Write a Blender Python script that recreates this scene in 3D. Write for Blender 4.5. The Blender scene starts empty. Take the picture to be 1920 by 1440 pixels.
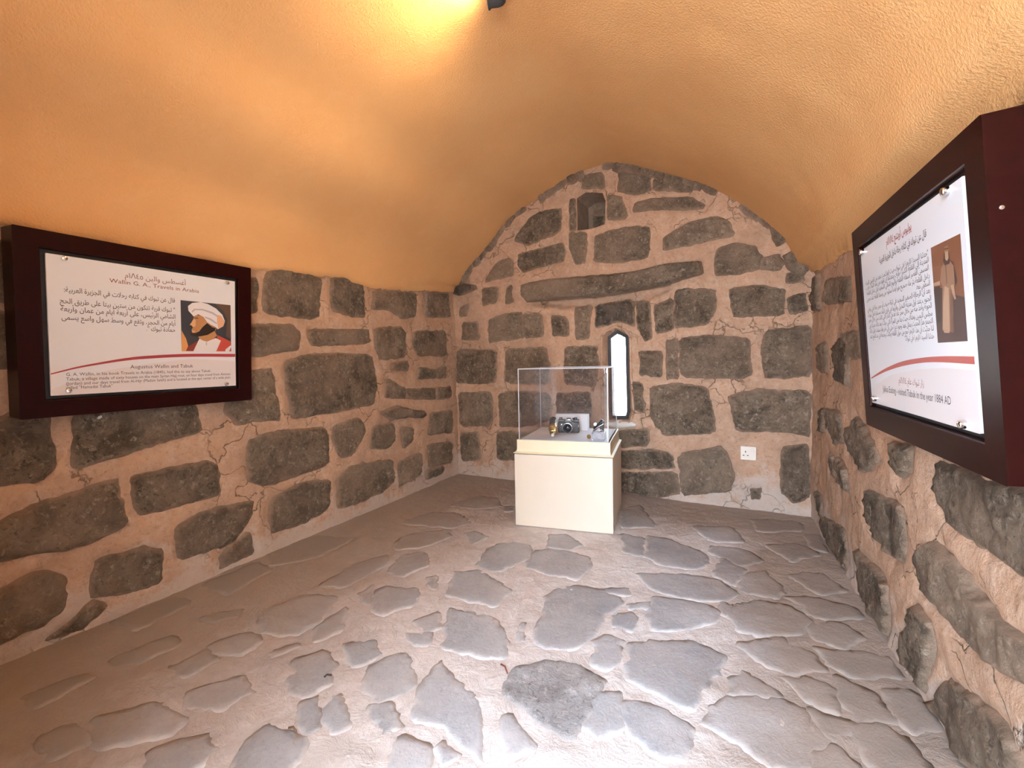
import bpy, bmesh, math, random
from mathutils import Vector, Matrix, noise
from mathutils.geometry import delaunay_2d_cdt, tessellate_polygon

random.seed(7)
S = bpy.context.scene
COL = S.collection
V3 = Vector

# ------------------------------------------------------------------ camera
F = 850.0                                    # focal length in pixels of the 1920 px wide frame
_dn = V3((.02, 1, .0489)).normalized()
_fw = V3((420, -50, F)); _fw = (_fw - _dn * _fw.dot(_dn)).normalized()
_rt = _dn.cross(_fw)
ROT = Matrix((_rt, _fw, -_dn))               # camera (x right, y down, z forward) -> world
CAM = V3((0, 0, 1.0))
cd = bpy.data.cameras.new('camera'); cam = bpy.data.objects.new('camera', cd); COL.objects.link(cam)
cd.sensor_width = 36; cd.lens = 36 * F / 1920; cd.clip_start = .02
c0, c1, c2 = (ROT.col[i] for i in range(3))
cam.matrix_world = Matrix(((c0[0], -c1[0], -c2[0], CAM[0]), (c0[1], -c1[1], -c2[1], CAM[1]),
                           (c0[2], -c1[2], -c2[2], CAM[2]), (0, 0, 0, 1)))
S.camera = cam

# ------------------------------------------------------------------ sky, sun, exposure
W = bpy.data.worlds.new('sky'); S.world = W; W.use_nodes = True
bg = W.node_tree.nodes['Background']
bg.inputs[0].default_value = (.70, .84, 1.0, 1); bg.inputs[1].default_value = 40.0
sd = bpy.data.lights.new('sun', 'SUN'); sd.energy = 145; sd.angle = .01; sd.color = (1, .97, .92)
so = bpy.data.objects.new('sun', sd); COL.objects.link(so)
so.rotation_euler = V3((.62, -.25, -.75)).to_track_quat('-Z', 'Y').to_euler()
def portal(name, loc, rot, sx, sy):
    d = bpy.data.lights.new(name, 'AREA'); d.shape = 'RECTANGLE'; d.size = sx; d.size_y = sy
    d.cycles.is_portal = True
    o = bpy.data.objects.new(name, d); COL.objects.link(o); o.location = loc; o.rotation_euler = rot
DOOR = (-.60, .22, 1.95)                     # left jamb, right jamb, head height
portal('door_portal', ((DOOR[0] + DOOR[1]) / 2, -.35, DOOR[2] / 2), (math.radians(90), 0, 0), DOOR[1] - DOOR[0], DOOR[2])
S.view_settings.view_transform = 'Standard'; S.view_settings.look = 'None'
S.view_settings.exposure = -0.15; S.view_settings.gamma = 1; S.view_settings.use_curve_mapping = False

# ------------------------------------------------------------------ materials
def nodes(name):
    m = bpy.data.materials.new(name); m.use_nodes = True
    return m, m.node_tree, m.node_tree.nodes['Principled BSDF']
def N(t, typ, **kw):
    n = t.nodes.new(typ)
    for k, v in kw.items(): setattr(n, k, v)
    return n
def ramp(t, src, stops):
    r = N(t, 'ShaderNodeValToRGB'); t.links.new(src, r.inputs[0])
    e = r.color_ramp.elements
    while len(e) < len(stops): e.new(.5)
    for i, (p, c) in enumerate(stops):
        e[i].position = p; e[i].color = (c, c, c, 1) if isinstance(c, (int, float)) else (*c, 1)
    return r.outputs[0]
def ntex(t, co, scale, detail=6, rough=.6, dist=0.):
    n = N(t, 'ShaderNodeTexNoise'); n.inputs['Scale'].default_value = scale; n.inputs['Detail'].default_value = detail
    n.inputs['Roughness'].default_value = rough; n.inputs['Distortion'].default_value = dist
    t.links.new(co, n.inputs['Vector']); return n.outputs['Fac']
def mix(t, fac, a, b, mode='MIX'):
    n = N(t, 'ShaderNodeMix', data_type='RGBA', blend_type=mode)
    for s, v in ((n.inputs[0], fac), (n.inputs[6], a), (n.inputs[7], b)):
        if hasattr(v, 'links'): t.links.new(v, s)
        elif isinstance(v, (int, float)): s.default_value = v if s is n.inputs[0] else (v, v, v, 1)
        else: s.default_value = (*v, 1)
    return n.outputs[2]
def math_(t, op, a, b=0.):
    n = N(t, 'ShaderNodeMath', operation=op); n.use_clamp = False
    for s, v in ((n.inputs[0], a), (n.inputs[1], b)):
        if hasattr(v, 'links'): t.links.new(v, s)
        else: s.default_value = v
    return n.outputs[0]
def bump(t, p, hs):
    prev = None
    for h, st, d in hs:
        b = N(t, 'ShaderNodeBump'); b.inputs['Strength'].default_value = st; b.inputs['Distance'].default_value = d
        t.links.new(h, b.inputs['Height'])
        if prev: t.links.new(prev, b.inputs['Normal'])
        prev = b.outputs[0]
    t.links.new(prev, p.inputs['Normal'])
def pos(t):
    return N(t, 'ShaderNodeNewGeometry').outputs['Position']
def plain(name, col, rough=.5, metal=0., spec=.5, coat=0.):
    m, t, p = nodes(name)
    p.inputs['Base Color'].default_value = (*col, 1); p.inputs['Roughness'].default_value = rough
    p.inputs['Metallic'].default_value = metal; p.inputs['Specular IOR Level'].default_value = spec
    p.inputs['Coat Weight'].default_value = coat; p.inputs['Coat Roughness'].default_value = .15
    return m
M = {}

MORTAR = (.55, .348, .232)
def mortar_mat(name, base, pale, salt):
    m, t, p = nodes(name); co = pos(t)
    n1 = ntex(t, co, 3.0, 5, .6); n2 = ntex(t, co, 22, 6, .65)
    c = mix(t, ramp(t, n1, [(.35, 0), (.7, 1)]), base, [v * .78 for v in base])
    c = mix(t, ramp(t, n2, [(.45, 0), (.75, .55)]), c, pale)
    c = mix(t, ramp(t, ntex(t, co, 55, 6, .75), [(.36, .6), (.46, 0)]), c, [v * .5 for v in base])
    c = mix(t, ramp(t, ntex(t, co, 7, 8, .75, .8), [(.52, 0), (.66, .55)]), c, [v * .66 for v in base])
    vc = N(t, 'ShaderNodeTexVoronoi', feature='DISTANCE_TO_EDGE'); vc.inputs['Scale'].default_value = 5.5     # hair cracks
    wv = N(t, 'ShaderNodeVectorMath', operation='ADD'); t.links.new(co, wv.inputs[0])
    ws = N(t, 'ShaderNodeVectorMath', operation='SCALE'); ws.inputs['Scale'].default_value = .22
    wn = N(t, 'ShaderNodeTexNoise'); wn.inputs['Scale'].default_value = 7; wn.inputs['Detail'].default_value = 5; t.links.new(co, wn.inputs['Vector'])
    t.links.new(wn.outputs['Color'], ws.inputs[0]); t.links.new(ws.outputs[0], wv.inputs[1]); t.links.new(wv.outputs[0], vc.inputs['Vector'])
    crack = math_(t, 'MULTIPLY', ramp(t, vc.outputs['Distance'], [(.0, 1), (.018, 0)]), ramp(t, ntex(t, co, 2.3, 4, .6), [(.50, 0), (.58, 1)]))
    c = mix(t, math_(t, 'MULTIPLY', crack, .75), c, [v * .3 for v in base])
    if salt:                                              # salt bloom creeping up from the floor
        sep = N(t, 'ShaderNodeSeparateXYZ'); t.links.new(co, sep.inputs[0])
        h = math_(t, 'ADD', math_(t, 'MULTIPLY', sep.outputs[2], .8), math_(t, 'MULTIPLY', ntex(t, co, 5, 6, .75), -.9))
        c = mix(t, ramp(t, math_(t, 'ADD', h, .40), [(.0, .6), (.11, 0)]), c, (.58, .51, .46))
    t.links.new(c, p.inputs['Base Color']); p.inputs['Roughness'].default_value = .92
    p.inputs['Specular IOR Level'].default_value = .15
    bump(t, p, [(ntex(t, co, 16, 7, .65, .2), .7, .018), (ntex(t, co, 90, 6, .75), .5, .006), (math_(t, 'SUBTRACT', 1., crack), .8, .01)])
    return m
M['mortar'] = mortar_mat('lime_mortar', MORTAR, (.62, .47, .37), True)

def earth_shade_film(t, co, c, col, amt):  # brown screed tone near walls, with left-hand shade painted in
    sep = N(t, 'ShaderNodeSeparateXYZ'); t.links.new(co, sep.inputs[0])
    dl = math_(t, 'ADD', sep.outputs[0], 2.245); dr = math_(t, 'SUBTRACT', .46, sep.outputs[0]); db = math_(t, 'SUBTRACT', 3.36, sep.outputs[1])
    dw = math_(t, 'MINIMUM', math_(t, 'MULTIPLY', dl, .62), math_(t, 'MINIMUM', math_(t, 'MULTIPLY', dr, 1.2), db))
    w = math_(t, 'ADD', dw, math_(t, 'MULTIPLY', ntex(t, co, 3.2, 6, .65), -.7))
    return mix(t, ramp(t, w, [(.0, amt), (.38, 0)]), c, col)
def stone_mat(name, dark, mid, light, mort, bl, bf, var=.35, film=False, flecks=.9):
    m, t, p = nodes(name); co = pos(t)
    oi = N(t, 'ShaderNodeObjectInfo')
    off = N(t, 'ShaderNodeVectorMath', operation='ADD'); t.links.new(co, off.inputs[0])
    cb = N(t, 'ShaderNodeCombineXYZ'); t.links.new(math_(t, 'MULTIPLY', oi.outputs['Random'], 30.), cb.inputs[0])
    t.links.new(cb.outputs[0], off.inputs[1]); v = off.outputs[0]
    n1 = ntex(t, v, 8, 9, .74, .5); n2 = ntex(t, v, 38, 7, .75, .3); n3 = ntex(t, v, 2.6, 4, .6)
    c = mix(t, ramp(t, n1, [(.40, 0), (.60, 1)]), dark, mid)
    c = mix(t, ramp(t, n2, [(.54, 0), (.66, flecks)]), c, light)
    c = mix(t, ramp(t, ntex(t, v, 60, 5, .7, .6), [(.34, flecks), (.46, 0)]), c, [x * .45 for x in dark])
    c = mix(t, ramp(t, n3, [(.42, 0), (.72, .6)]), c, [x * .8 + y * .2 for x, y in zip(mort, mid)])
    k = math_(t, 'ADD', math_(t, 'MULTIPLY', oi.outputs['Random'], var), 1 - var * .5)
    hs = N(t, 'ShaderNodeHueSaturation'); t.links.new(c, hs.inputs['Color']); t.links.new(k, hs.inputs['Value']); c = hs.outputs[0]
    at = N(t, 'ShaderNodeAttribute', attribute_name='rim')             # pointing smeared over the arris
    e = math_(t, 'ADD', at.outputs['Fac'], math_(t, 'MULTIPLY', ntex(t, v, 11, 7, .75), 1.3))
    c = mix(t, ramp(t, e, [(.60, 1), (1.0, 0)]), c, mort)
    if film: c = earth_shade_film(t, co, c, (.30, .235, .19), .8)  # carries the same painted left-side shade over the flags
    t.links.new(c, p.inputs['Base Color']); p.inputs['Roughness'].default_value = .85
    p.inputs['Specular IOR Level'].default_value = .25
    bump(t, p, [(ntex(t, v, 22, 9, .76, .3), bl, .035), (ntex(t, v, 95, 6, .75), bf, .012)])
    return m
M['stone'] = stone_mat('basalt_block', (.125, .090, .062), (.330, .247, .175), (.58, .47, .36), (.50, .345, .245), 1., .8)
M['stone_dark'] = stone_mat('dark_basalt', (.035, .028, .024), (.13, .105, .085), (.30, .25, .2), (.45, .30, .2), .75, .5)
M['rubble'] = stone_mat('mortared_rubble', (.20, .14, .10), (.36, .26, .19), (.50, .38, .29), (.54, .36, .25), 1., .6)
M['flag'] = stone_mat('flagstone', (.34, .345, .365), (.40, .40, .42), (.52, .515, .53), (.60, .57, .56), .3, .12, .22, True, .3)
M['flag_rough'] = stone_mat('rough_flagstone', (.32, .31, .32), (.50, .49, .50), (.70, .68, .68), (.62, .57, .55), .8, .5, .2)

def floor_mat():
    m, t, p = nodes('floor_mortar'); co = pos(t)
    n1 = ntex(t, co, 2.2, 6, .65, .5); n2 = ntex(t, co, 13, 8, .7, .8); n3 = ntex(t, co, 60, 5, .7)
    c = mix(t, ramp(t, n1, [(.36, 0), (.66, 1)]), (.70, .665, .66), (.58, .52, .495))
    c = mix(t, ramp(t, n2, [(.47, 0), (.68, .75)]), c, (.82, .79, .79))
    c = mix(t, ramp(t, n3, [(.55, 0), (.8, .5)]), c, (.30, .25, .22))
    # brown screed along the walls, with the left floor's shade put into the colour
    c = earth_shade_film(t, co, c, (.33, .255, .205), .85)
    t.links.new(c, p.inputs['Base Color']); p.inputs['Roughness'].default_value = .8
    p.inputs['Specular IOR Level'].default_value = .25
    bump(t, p, [(n2, .6, .02), (n3, .4, .008)])
    return m
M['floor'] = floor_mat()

def plaster_mat():
    m, t, p = nodes('ochre_plaster'); co = pos(t)
    n1 = ntex(t, co, 1.6, 5, .6); n2 = ntex(t, co, 9, 6, .65)
    c = mix(t, ramp(t, n1, [(.35, 0), (.7, 1)]), (.80, .45, .195), (.76, .41, .17))
    c = mix(t, ramp(t, n2, [(.5, 0), (.8, .3)]), c, (.84, .51, .26))
    t.links.new(c, p.inputs['Base Color']); p.inputs['Roughness'].default_value = .8
    p.inputs['Specular IOR Level'].default_value = .2
    bump(t, p, [(ntex(t, co, 6, 5, .5, .1), .10, .02), (ntex(t, co, 120, 3, .6), .55, .006)])
    return m
M['plaster'] = plaster_mat()

def wood_mat():
    m, t, p = nodes('maroon_lacquer'); co = pos(t)
    n = ntex(t, co, 30, 3, .5)
    t.links.new(mix(t, ramp(t, n, [(.3, 0), (.7, 1)]), (.012, .0016, .0014), (.017, .0024, .002)), p.inputs['Base Color'])
    p.inputs['Roughness'].default_value = .30; p.inputs['Specular IOR Level'].default_value = .12
    bump(t, p, [(n, .02, .003)])
    return m
M['wood'] = wood_mat()
def cream(name, a, b):
    m, t, p = nodes(name); co = pos(t)
    t.links.new(mix(t, ramp(t, ntex(t, co, 4, 4, .5), [(.3, 0), (.7, 1)]), a, b), p.inputs['Base Color'])
    p.inputs['Roughness'].default_value = .45
    return m
M['cream'] = cream('cream_paint', (.80, .71, .59), (.78, .68, .56))
M['cream2'] = cream('pale_yellow_paint', (.86, .79, .58), (.84, .76, .54))
M['black'] = plain('black_gap', (.006, .005, .006), .6)
M['plate'] = plain('white_plate', (.80, .82, .87), .28)
M['ink'] = plain('dark_print', (.05, .03, .035), .5)
M['ink_red'] = plain('red_print', (.30, .035, .03), .5)
M['ink_maroon'] = plain('maroon_print', (.22, .06, .07), .5)
M['swoosh'] = plain('maroon_band', (.33, .035, .045), .45)
M['swoosh2'] = plain('brick_red_band', (.42, .09, .07), .45)
M['tint'] = plain('pale_tint_print', (.77, .725, .735), .4)
M['chrome'] = plain('polished_steel', (.75, .75, .76), .12, 1.)
M['iron'] = plain('dark_iron', (.035, .032, .032), .55, .2)
M['white_board'] = plain('white_board', (.90, .90, .93), .5)
M['cam_black'] = plain('black_leatherette', (.012, .012, .014), .5)
M['cam_metal'] = plain('black_enamel', (.018, .018, .02), .3)
M['brass'] = plain('aged_brass', (.55, .36, .13), .38, 1.)
M['bakelite'] = plain('dark_bakelite', (.03, .02, .016), .25)
M['silver'] = plain('dull_silver', (.72, .72, .72), .25, 1.)
M['lens'] = plain('lens_glass', (.01, .012, .03), .04, 0., .8, .5)
M['socket'] = plain('socket_plastic', (.80, .70, .60), .35)
M['paint_white'] = plain('white_label', (.8, .8, .78), .5)
def glass_mat(name, tint, ior=1.49, haze=0.0):
    m, t, p = nodes(name)
    out = t.nodes['Material Output']
    tr = N(t, 'ShaderNodeBsdfTransparent'); tr.inputs[0].default_value = (*tint, 1)
    gl = N(t, 'ShaderNodeBsdfGlossy'); gl.inputs['Roughness'].default_value = .02
    fr = N(t, 'ShaderNodeFresnel'); fr.inputs[0].default_value = ior
    a = N(t, 'ShaderNodeMixShader'); t.links.new(fr.outputs[0], a.inputs[0]); t.links.new(tr.outputs[0], a.inputs[1]); t.links.new(gl.outputs[0], a.inputs[2])
    res = a
    if haze:
        df = N(t, 'ShaderNodeBsdfDiffuse'); df.inputs[0].default_value = (.8, .8, .88, 1)
        co = pos(t); r = ramp(t, ntex(t, co, 5, 5, .6), [(.35, haze * .5), (.75, haze * 1.6)])
        b = N(t, 'ShaderNodeMixShader'); t.links.new(r, b.inputs[0]); t.links.new(a.outputs[0], b.inputs[1]); t.links.new(df.outputs[0], b.inputs[2]); res = b
    t.links.new(res.outputs[0], out.inputs[0]); return m
M['acrylic'] = glass_mat('hazy_acrylic', (.98, .98, .985), 1.49, .025)  # whitish veil mixed into the panes for the look of reflections
M['acrylic_edge'] = plain('acrylic_edge', (.72, .72, .76), .25)
M['pane'] = glass_mat('window_glass', (.97, .98, .98))
def emit(name, col, st):
    m, t, p = nodes(name); p.inputs['Emission Color'].default_value = (*col, 1); p.inputs['Emission Strength'].default_value = st
    p.inputs['Base Color'].default_value = (*col, 1); return m
M['bulb'] = emit('warm_bulb', (1, .72, .36), 30)

# ------------------------------------------------------------------ object helpers
def link(name, me, mat=None, parent=None, smooth=False):
    o = bpy.data.objects.new(name, me); COL.objects.link(o)
    if mat is not None:
        for mm in (mat if isinstance(mat, (list, tuple)) else [mat]): me.materials.append(mm)
    if parent is not None: o.parent = parent
    if smooth:
        for p in me.polygons: p.use_smooth = True
    return o
def mesh(name, vs, fs, mat=None, parent=None, smooth=False):
    me = bpy.data.meshes.new(name); me.from_pydata([tuple(v) for v in vs], [], fs); me.update()
    return link(name, me, mat, parent, smooth)
def tag(o, label, cat, group=None):
    o['label'] = label; o['category'] = cat
    if group: o['group'] = group
    return o
def struct(o): o['kind'] = 'structure'; return o
def empty(name, mw):
    o = bpy.data.objects.new(name, None); COL.objects.link(o); o.matrix_world = mw; o.empty_display_size = .05; return o
def bev(o, w, seg=2):
    m = o.modifiers.new('bevel', 'BEVEL'); m.width = w; m.segments = seg; m.limit_method = 'ANGLE'; m.angle_limit = math.radians(40); return o

class MB:
    def __init__(s): s.v = []; s.f = []; s.mi = []
    def add(s, vs, fs, mi=0):
        b = len(s.v); s.v += [V3(v) for v in vs]; s.f += [tuple(i + b for i in f) for f in fs]; s.mi += [mi] * len(fs); return s
    def box(s, c, d, mi=0, mat=None):
        x, y, z = (k / 2 for k in d); c = V3(c)
        vs = [V3((sx * x, sy * y, sz * z)) for sz in (-1, 1) for sy in (-1, 1) for sx in (-1, 1)]
        vs = [(mat @ v if mat else v) + c for v in vs]
        return s.add(vs, [(0, 2, 3, 1), (4, 5, 7, 6), (0, 1, 5, 4), (2, 6, 7, 3), (0, 4, 6, 2), (1, 3, 7, 5)], mi)
    def lathe(s, prof, origin=(0, 0, 0), axis=(0, 0, 1), seg=24, mi=0, cap=True):
        a = V3(axis).normalized(); x = a.orthogonal().normalized(); y = a.cross(x); o = V3(origin); vs = []; fs = []
        for r, h in prof:
            for k in range(seg):
                t = 2 * math.pi * k / seg; vs.append(o + a * h + x * (r * math.cos(t)) + y * (r * math.sin(t)))
        for i in range(len(prof) - 1):
            for k in range(seg):
                k2 = (k + 1) % seg; fs.append((i * seg + k, i * seg + k2, (i + 1) * seg + k2, (i + 1) * seg + k))
        if cap:
            fs.append(tuple(range(seg))[::-1]); fs.append(tuple(range((len(prof) - 1) * seg, len(prof) * seg)))
        return s.add(vs, fs, mi)
    def tube(s, pts, r, seg=8, mi=0):
        pts = [V3(p) for p in pts]; vs = []; fs = []
        for i, p in enumerate(pts):
            t = (pts[min(i + 1, len(pts) - 1)] - pts[max(i - 1, 0)]).normalized()
            if i == 0: x = t.orthogonal().normalized()
            else: x = (x - t * x.dot(t)).normalized()
            y = t.cross(x)
            for k in range(seg):
                a = 2 * math.pi * k / seg; vs.append(p + (x * math.cos(a) + y * math.sin(a)) * r)
        for i in range(len(pts) - 1):
            for k in range(seg): fs.append((i * seg + k, i * seg + (k + 1) % seg, (i + 1) * seg + (k + 1) % seg, (i + 1) * seg + k))
        fs.append(tuple(range(seg))[::-1]); fs.append(tuple(range((len(pts) - 1) * seg, len(pts) * seg)))
        return s.add(vs, fs, mi)
    def flat(s, poly, z, mi=0):                   # flat printed shape in the local xy plane
        vs = [V3((p[0], p[1], z)) for p in poly]; tr = tessellate_polygon([[V3((p[0], p[1], 0)) for p in poly]])
        out = []
        for a, b, c in tr:
            n = (vs[b] - vs[a]).cross(vs[c] - vs[a]); out.append((a, b, c) if n.z > 0 else (a, c, b))
        return s.add(vs, out, mi)
    def build(s, name, mat, parent=None, smooth=False):
        o = mesh(name, s.v, s.f, mat, parent, smooth)
        for p, i in zip(o.data.polygons, s.mi): p.material_index = i
        return o
def autosmooth(o, ang=40):
    for p in o.data.polygons: p.use_smooth = True
    o.data.set_sharp_from_angle(angle=math.radians(ang)); return o

# ------------------------------------------------------------------ picture rays -> points on the real surfaces
def ray(x, y): return ROT @ V3((x - 960, y - 720, F))
class Plane:
    def __init__(s, o, u, v, seed, amp, freq, fine=.004, groove=.013):
        s.o = V3(o); s.u = V3(u).normalized(); s.v = V3(v).normalized(); s.n = s.u.cross(s.v); s.seed = seed; s.amp = amp; s.freq = freq; s.polys = []; s.pits = []; s.fine = fine; s.groove = groove
    def uv(s, x, y):
        d = ray(x, y); t = (s.o - CAM).dot(s.n) / d.dot(s.n); p = CAM + d * t - s.o
        return p.dot(s.u), p.dot(s.v)
    def relief(s, u, v):
        return s.amp * (noise.noise((u * s.freq, v * s.freq, s.seed)) + .45 * noise.noise((u * s.freq * 3.1, v * s.freq * 3.1, s.seed + 5)) + .22 * noise.noise((u * s.freq * 8, v * s.freq * 8, s.seed + 9)))
    def surface(s, u, v):
        """height of the pointing: trowelled lumps, raked out unevenly along the stones"""
        h = s.relief(u, v) + s.fine * (noise.noise((u * 17, v * 17, s.seed + 2)) + .7 * noise.noise((u * 41, v * 41, s.seed + 4)))
        h += s.fine * .9 * max(0, noise.noise((u * 7 + 3, v * 11, s.seed + 8)))
        d = 1
        for x0, x1, y0, y1, q in s.polys:
            if x0 < u < x1 and y0 < v < y1:
                d = min(d, 0 if inside((u, v), q) else edge_d((u, v), q))
                if d == 0: break
        if d < .024:
            k = 1 - d / .024; k = k * k * (3 - 2 * k); a = .5 + .9 * noise.noise((u * 9, v * 9, s.seed + 6))
            h -= s.groove * k * max(.0, min(1, a))
            if d == 0: h -= s.groove * .4
        for q, dep, w in s.pits:
            if inside((u, v), q): h -= dep * min(1, edge_d((u, v), q) / w + .35)
        return h
    def at(s, u, v, h=0.): return s.o + s.u * u + s.v * v + s.n * h
BACK = Plane((-2.245, 3.415, 0), (2.665, -.11, 0), (0, 0, 1), 3.3, .012, 3.0)
LEFT = Plane((-2.245, 0, 0), (0, 1, 0), (0, 0, 1), 11.7, .016, 2.6)
RIGHT = Plane((.42, 3.3, 0), (.042, -1, 0), (0, 0, 1), 21.1, .016, 2.6)
FLOOR = Plane((0, 0, 0), (1, 0, 0), (0, 1, 0), 31.9, .004, 2.8, .0026, .0015)

def seg_d(p, a, b):
    dx, dy = b[0] - a[0], b[1] - a[1]; l = dx * dx + dy * dy
    t = 0 if l == 0 else max(0, min(1, ((p[0] - a[0]) * dx + (p[1] - a[1]) * dy) / l))
    return math.hypot(p[0] - a[0] - t * dx, p[1] - a[1] - t * dy)
def inside(p, poly):
    c = False; j = len(poly) - 1
    for i in range(len(poly)):
        a, b = poly[i], poly[j]
        if (a[1] > p[1]) != (b[1] > p[1]) and p[0] < (b[0] - a[0]) * (p[1] - a[1]) / (b[1] - a[1]) + a[0]: c = not c
        j = i
    return c
def edge_d(p, poly): return min(seg_d(p, poly[i - 1], poly[i]) for i in range(len(poly)))
def chaikin(poly, k=.2):
    out = []
    for i in range(len(poly)):
        a, b = poly[i], poly[(i + 1) % len(poly)]
        out += [(a[0] + (b[0] - a[0]) * k, a[1] + (b[1] - a[1]) * k), (b[0] - (b[0] - a[0]) * k, b[1] - (b[1] - a[1]) * k)]
    return out
def resample(poly, step):
    out = []
    for i in range(len(poly)):
        a, b = poly[i], poly[(i + 1) % len(poly)]; l = math.hypot(b[0] - a[0], b[1] - a[1]); n = max(1, round(l / step))
        out += [(a[0] + (b[0] - a[0]) * k / n, a[1] + (b[1] - a[1]) * k / n) for k in range(n)]
    return out
def piece(name, pl, poly, mat, parent, proud=.010, rough=.004, jit=.012, round_w=.008, step=.015, seed=None, tilt=(0, 0), label=None, grow=.013, sunk=.007):
    """one stone: ragged outline, rounded arris, uneven face, sunk into the mortar"""
    seed = random.random() * 100 if seed is None else seed
    ax_ = sum(p[0] for p in poly) / len(poly); ay_ = sum(p[1] for p in poly) / len(poly)
    poly = [(x + (x - ax_) / (math.hypot(x - ax_, y - ay_) or 1) * grow, y + (y - ay_) / (math.hypot(x - ax_, y - ay_) or 1) * grow) for x, y in poly]
    q = resample(chaikin(poly, .10), step)
    cx = sum(p[0] for p in q) / len(q); cy = sum(p[1] for p in q) / len(q)
    out = []
    for x, y in q:
        d = noise.noise((x * 22, y * 22, seed)) * jit + noise.noise((x * 60, y * 60, seed + 3)) * jit * .5
        l = math.hypot(x - cx, y - cy) or 1; out.append((x + (x - cx) / l * d, y + (y - cy) / l * d))
    x0, x1 = min(p[0] for p in out), max(p[0] for p in out); y0, y1 = min(p[1] for p in out), max(p[1] for p in out)
    g = step * 1.15; pts = list(out); ds = [0.] * len(out); y = y0 + g / 2; r = 0
    while y < y1:
        x = x0 + (g / 2 if r % 2 else g)
        while x < x1:
            p = (x + random.uniform(-.2, .2) * g, y + random.uniform(-.2, .2) * g)
            if inside(p, out):
                d = edge_d(p, out)
                if d > g * .42: pts.append(p); ds.append(d)
            x += g
        y += g * .9; r += 1
    n = len(out)
    vo, _, fo, ov, _, _ = delaunay_2d_cdt([Vector(p) for p in pts], [], [list(range(n))], 1, 1e-6)
    vs = []; rim = []
    for v, src in zip(vo, ov):
        d = ds[src[0]] if src else 0.; k = min(1, d / round_w); k = math.sqrt(max(0, 1 - (1 - k) ** 2))
        h = -sunk + (proud + sunk) * k
        h += (noise.noise((v.x * 13, v.y * 13, seed)) + .6 * noise.noise((v.x * 34, v.y * 34, seed + 7))) * rough * k * 1.6 + abs(noise.noise((v.x * 24, v.y * 15, seed + 11))) * rough * k * 1.2 + noise.noise((v.x * 75, v.y * 75, seed + 13)) * rough * .5 * k
        h += (tilt[0] * (v.x - cx) + tilt[1] * (v.y - cy)) * k
        vs.append(pl.at(v.x, v.y, h + pl.relief(v.x, v.y))); rim.append(min(1, d / .05))
    nb = len(vs); fs = [tuple(f) for f in fo]
    # skirt down into the wall
    cnt = {}
    for f in fs:
        for i in range(len(f)):
            e = (f[i], f[(i + 1) % len(f)]); cnt[e] = cnt.get(e, 0) + 1
    ring = {}
    for (a, b) in [e for e in cnt if (e[1], e[0]) not in cnt]:
        for i in (a, b):
            if i not in ring: ring[i] = len(vs); vs.append(vs[i] - pl.n * .018); rim.append(0.)
        fs.append((b, a, ring[a], ring[b]))
    o = mesh(name, vs, fs, mat, parent, True)
    at = o.data.attributes.new('rim', 'FLOAT', 'POINT'); at.data.foreach_set('value', rim)
    if label: o['label'] = label
    return o
def zoomset(ox, oy, k, polys):                # outlines noted in enlarged crops of the photograph
    return [[(ox + x * k, oy + y * k) for x, y in p] for p in polys]


# ------------------------------------------------------------------ outlines of the stones
B4 = zoomset(840, 290, .36458, [
 [(580,280),(575,390),(540,410),(420,465),(345,440),(370,390),(430,320),(500,290)],
 [(622,240),(655,225),(662,385),(640,395),(625,380)],
 [(818,205),(880,215),(915,290),(910,325),(818,330)],
 [(960,245),(1060,225),(1240,215),(1310,255),(1300,280),(1040,285),(960,295)],
 [(760,420),(850,385),(1030,365),(1035,470),(1020,530),(850,555),(750,545)],
 [(1115,420),(1240,350),(1370,320),(1440,345),(1465,400),(1450,420),(1240,465),(1110,490)],
 [(365,510),(470,490),(590,450),(600,500),(585,550),(470,570),(390,605),(365,570)],
 [(625,405),(710,405),(705,480),(700,550),(650,555),(628,480)],
 [(1395,480),(1480,455),(1560,470),(1610,530),(1590,590),(1480,610),(1380,620),(1378,540)],
 [(1618,530),(1700,515),(1725,560),(1700,590),(1610,590)],
 [(200,620),(250,555),(310,535),(330,560),(330,620),(190,655)],
 [(175,690),(255,680),(245,760),(180,770)],
 [(300,690),(325,680),(335,755),(295,765)],
 [(60,790),(105,765),(95,820),(60,835)],
 [(75,865),(150,860),(155,950),(70,955)],
 [(210,850),(320,810),(378,815),(385,940),(300,950),(205,965)],
 [(388,818),(480,820),(490,930),(392,940)],
 [(530,830),(610,835),(620,930),(540,930)],
 [(650,790),(735,775),(725,940),(655,950)],
 [(965,760),(1035,760),(1050,940),(1010,955),(975,880)],
 [(1060,780),(1155,740),(1155,900),(1070,915)],
 [(1170,690),(1365,695),(1375,800),(1330,870),(1165,890)],
 [(1455,690),(1600,675),(1725,690),(1720,825),(1480,835),(1455,760)],
 [(1750,740),(1835,710),(1845,800),(1760,815)],
 [(690,110),(790,92),(800,170),(690,172)],
 [(880,92),(1030,95),(1040,180),(960,200),(880,180)],
 [(1060,120),(1240,142),(1250,190),(1060,182)],
 [(1740,610),(1800,600),(1830,650),(1745,660)],
])
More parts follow.
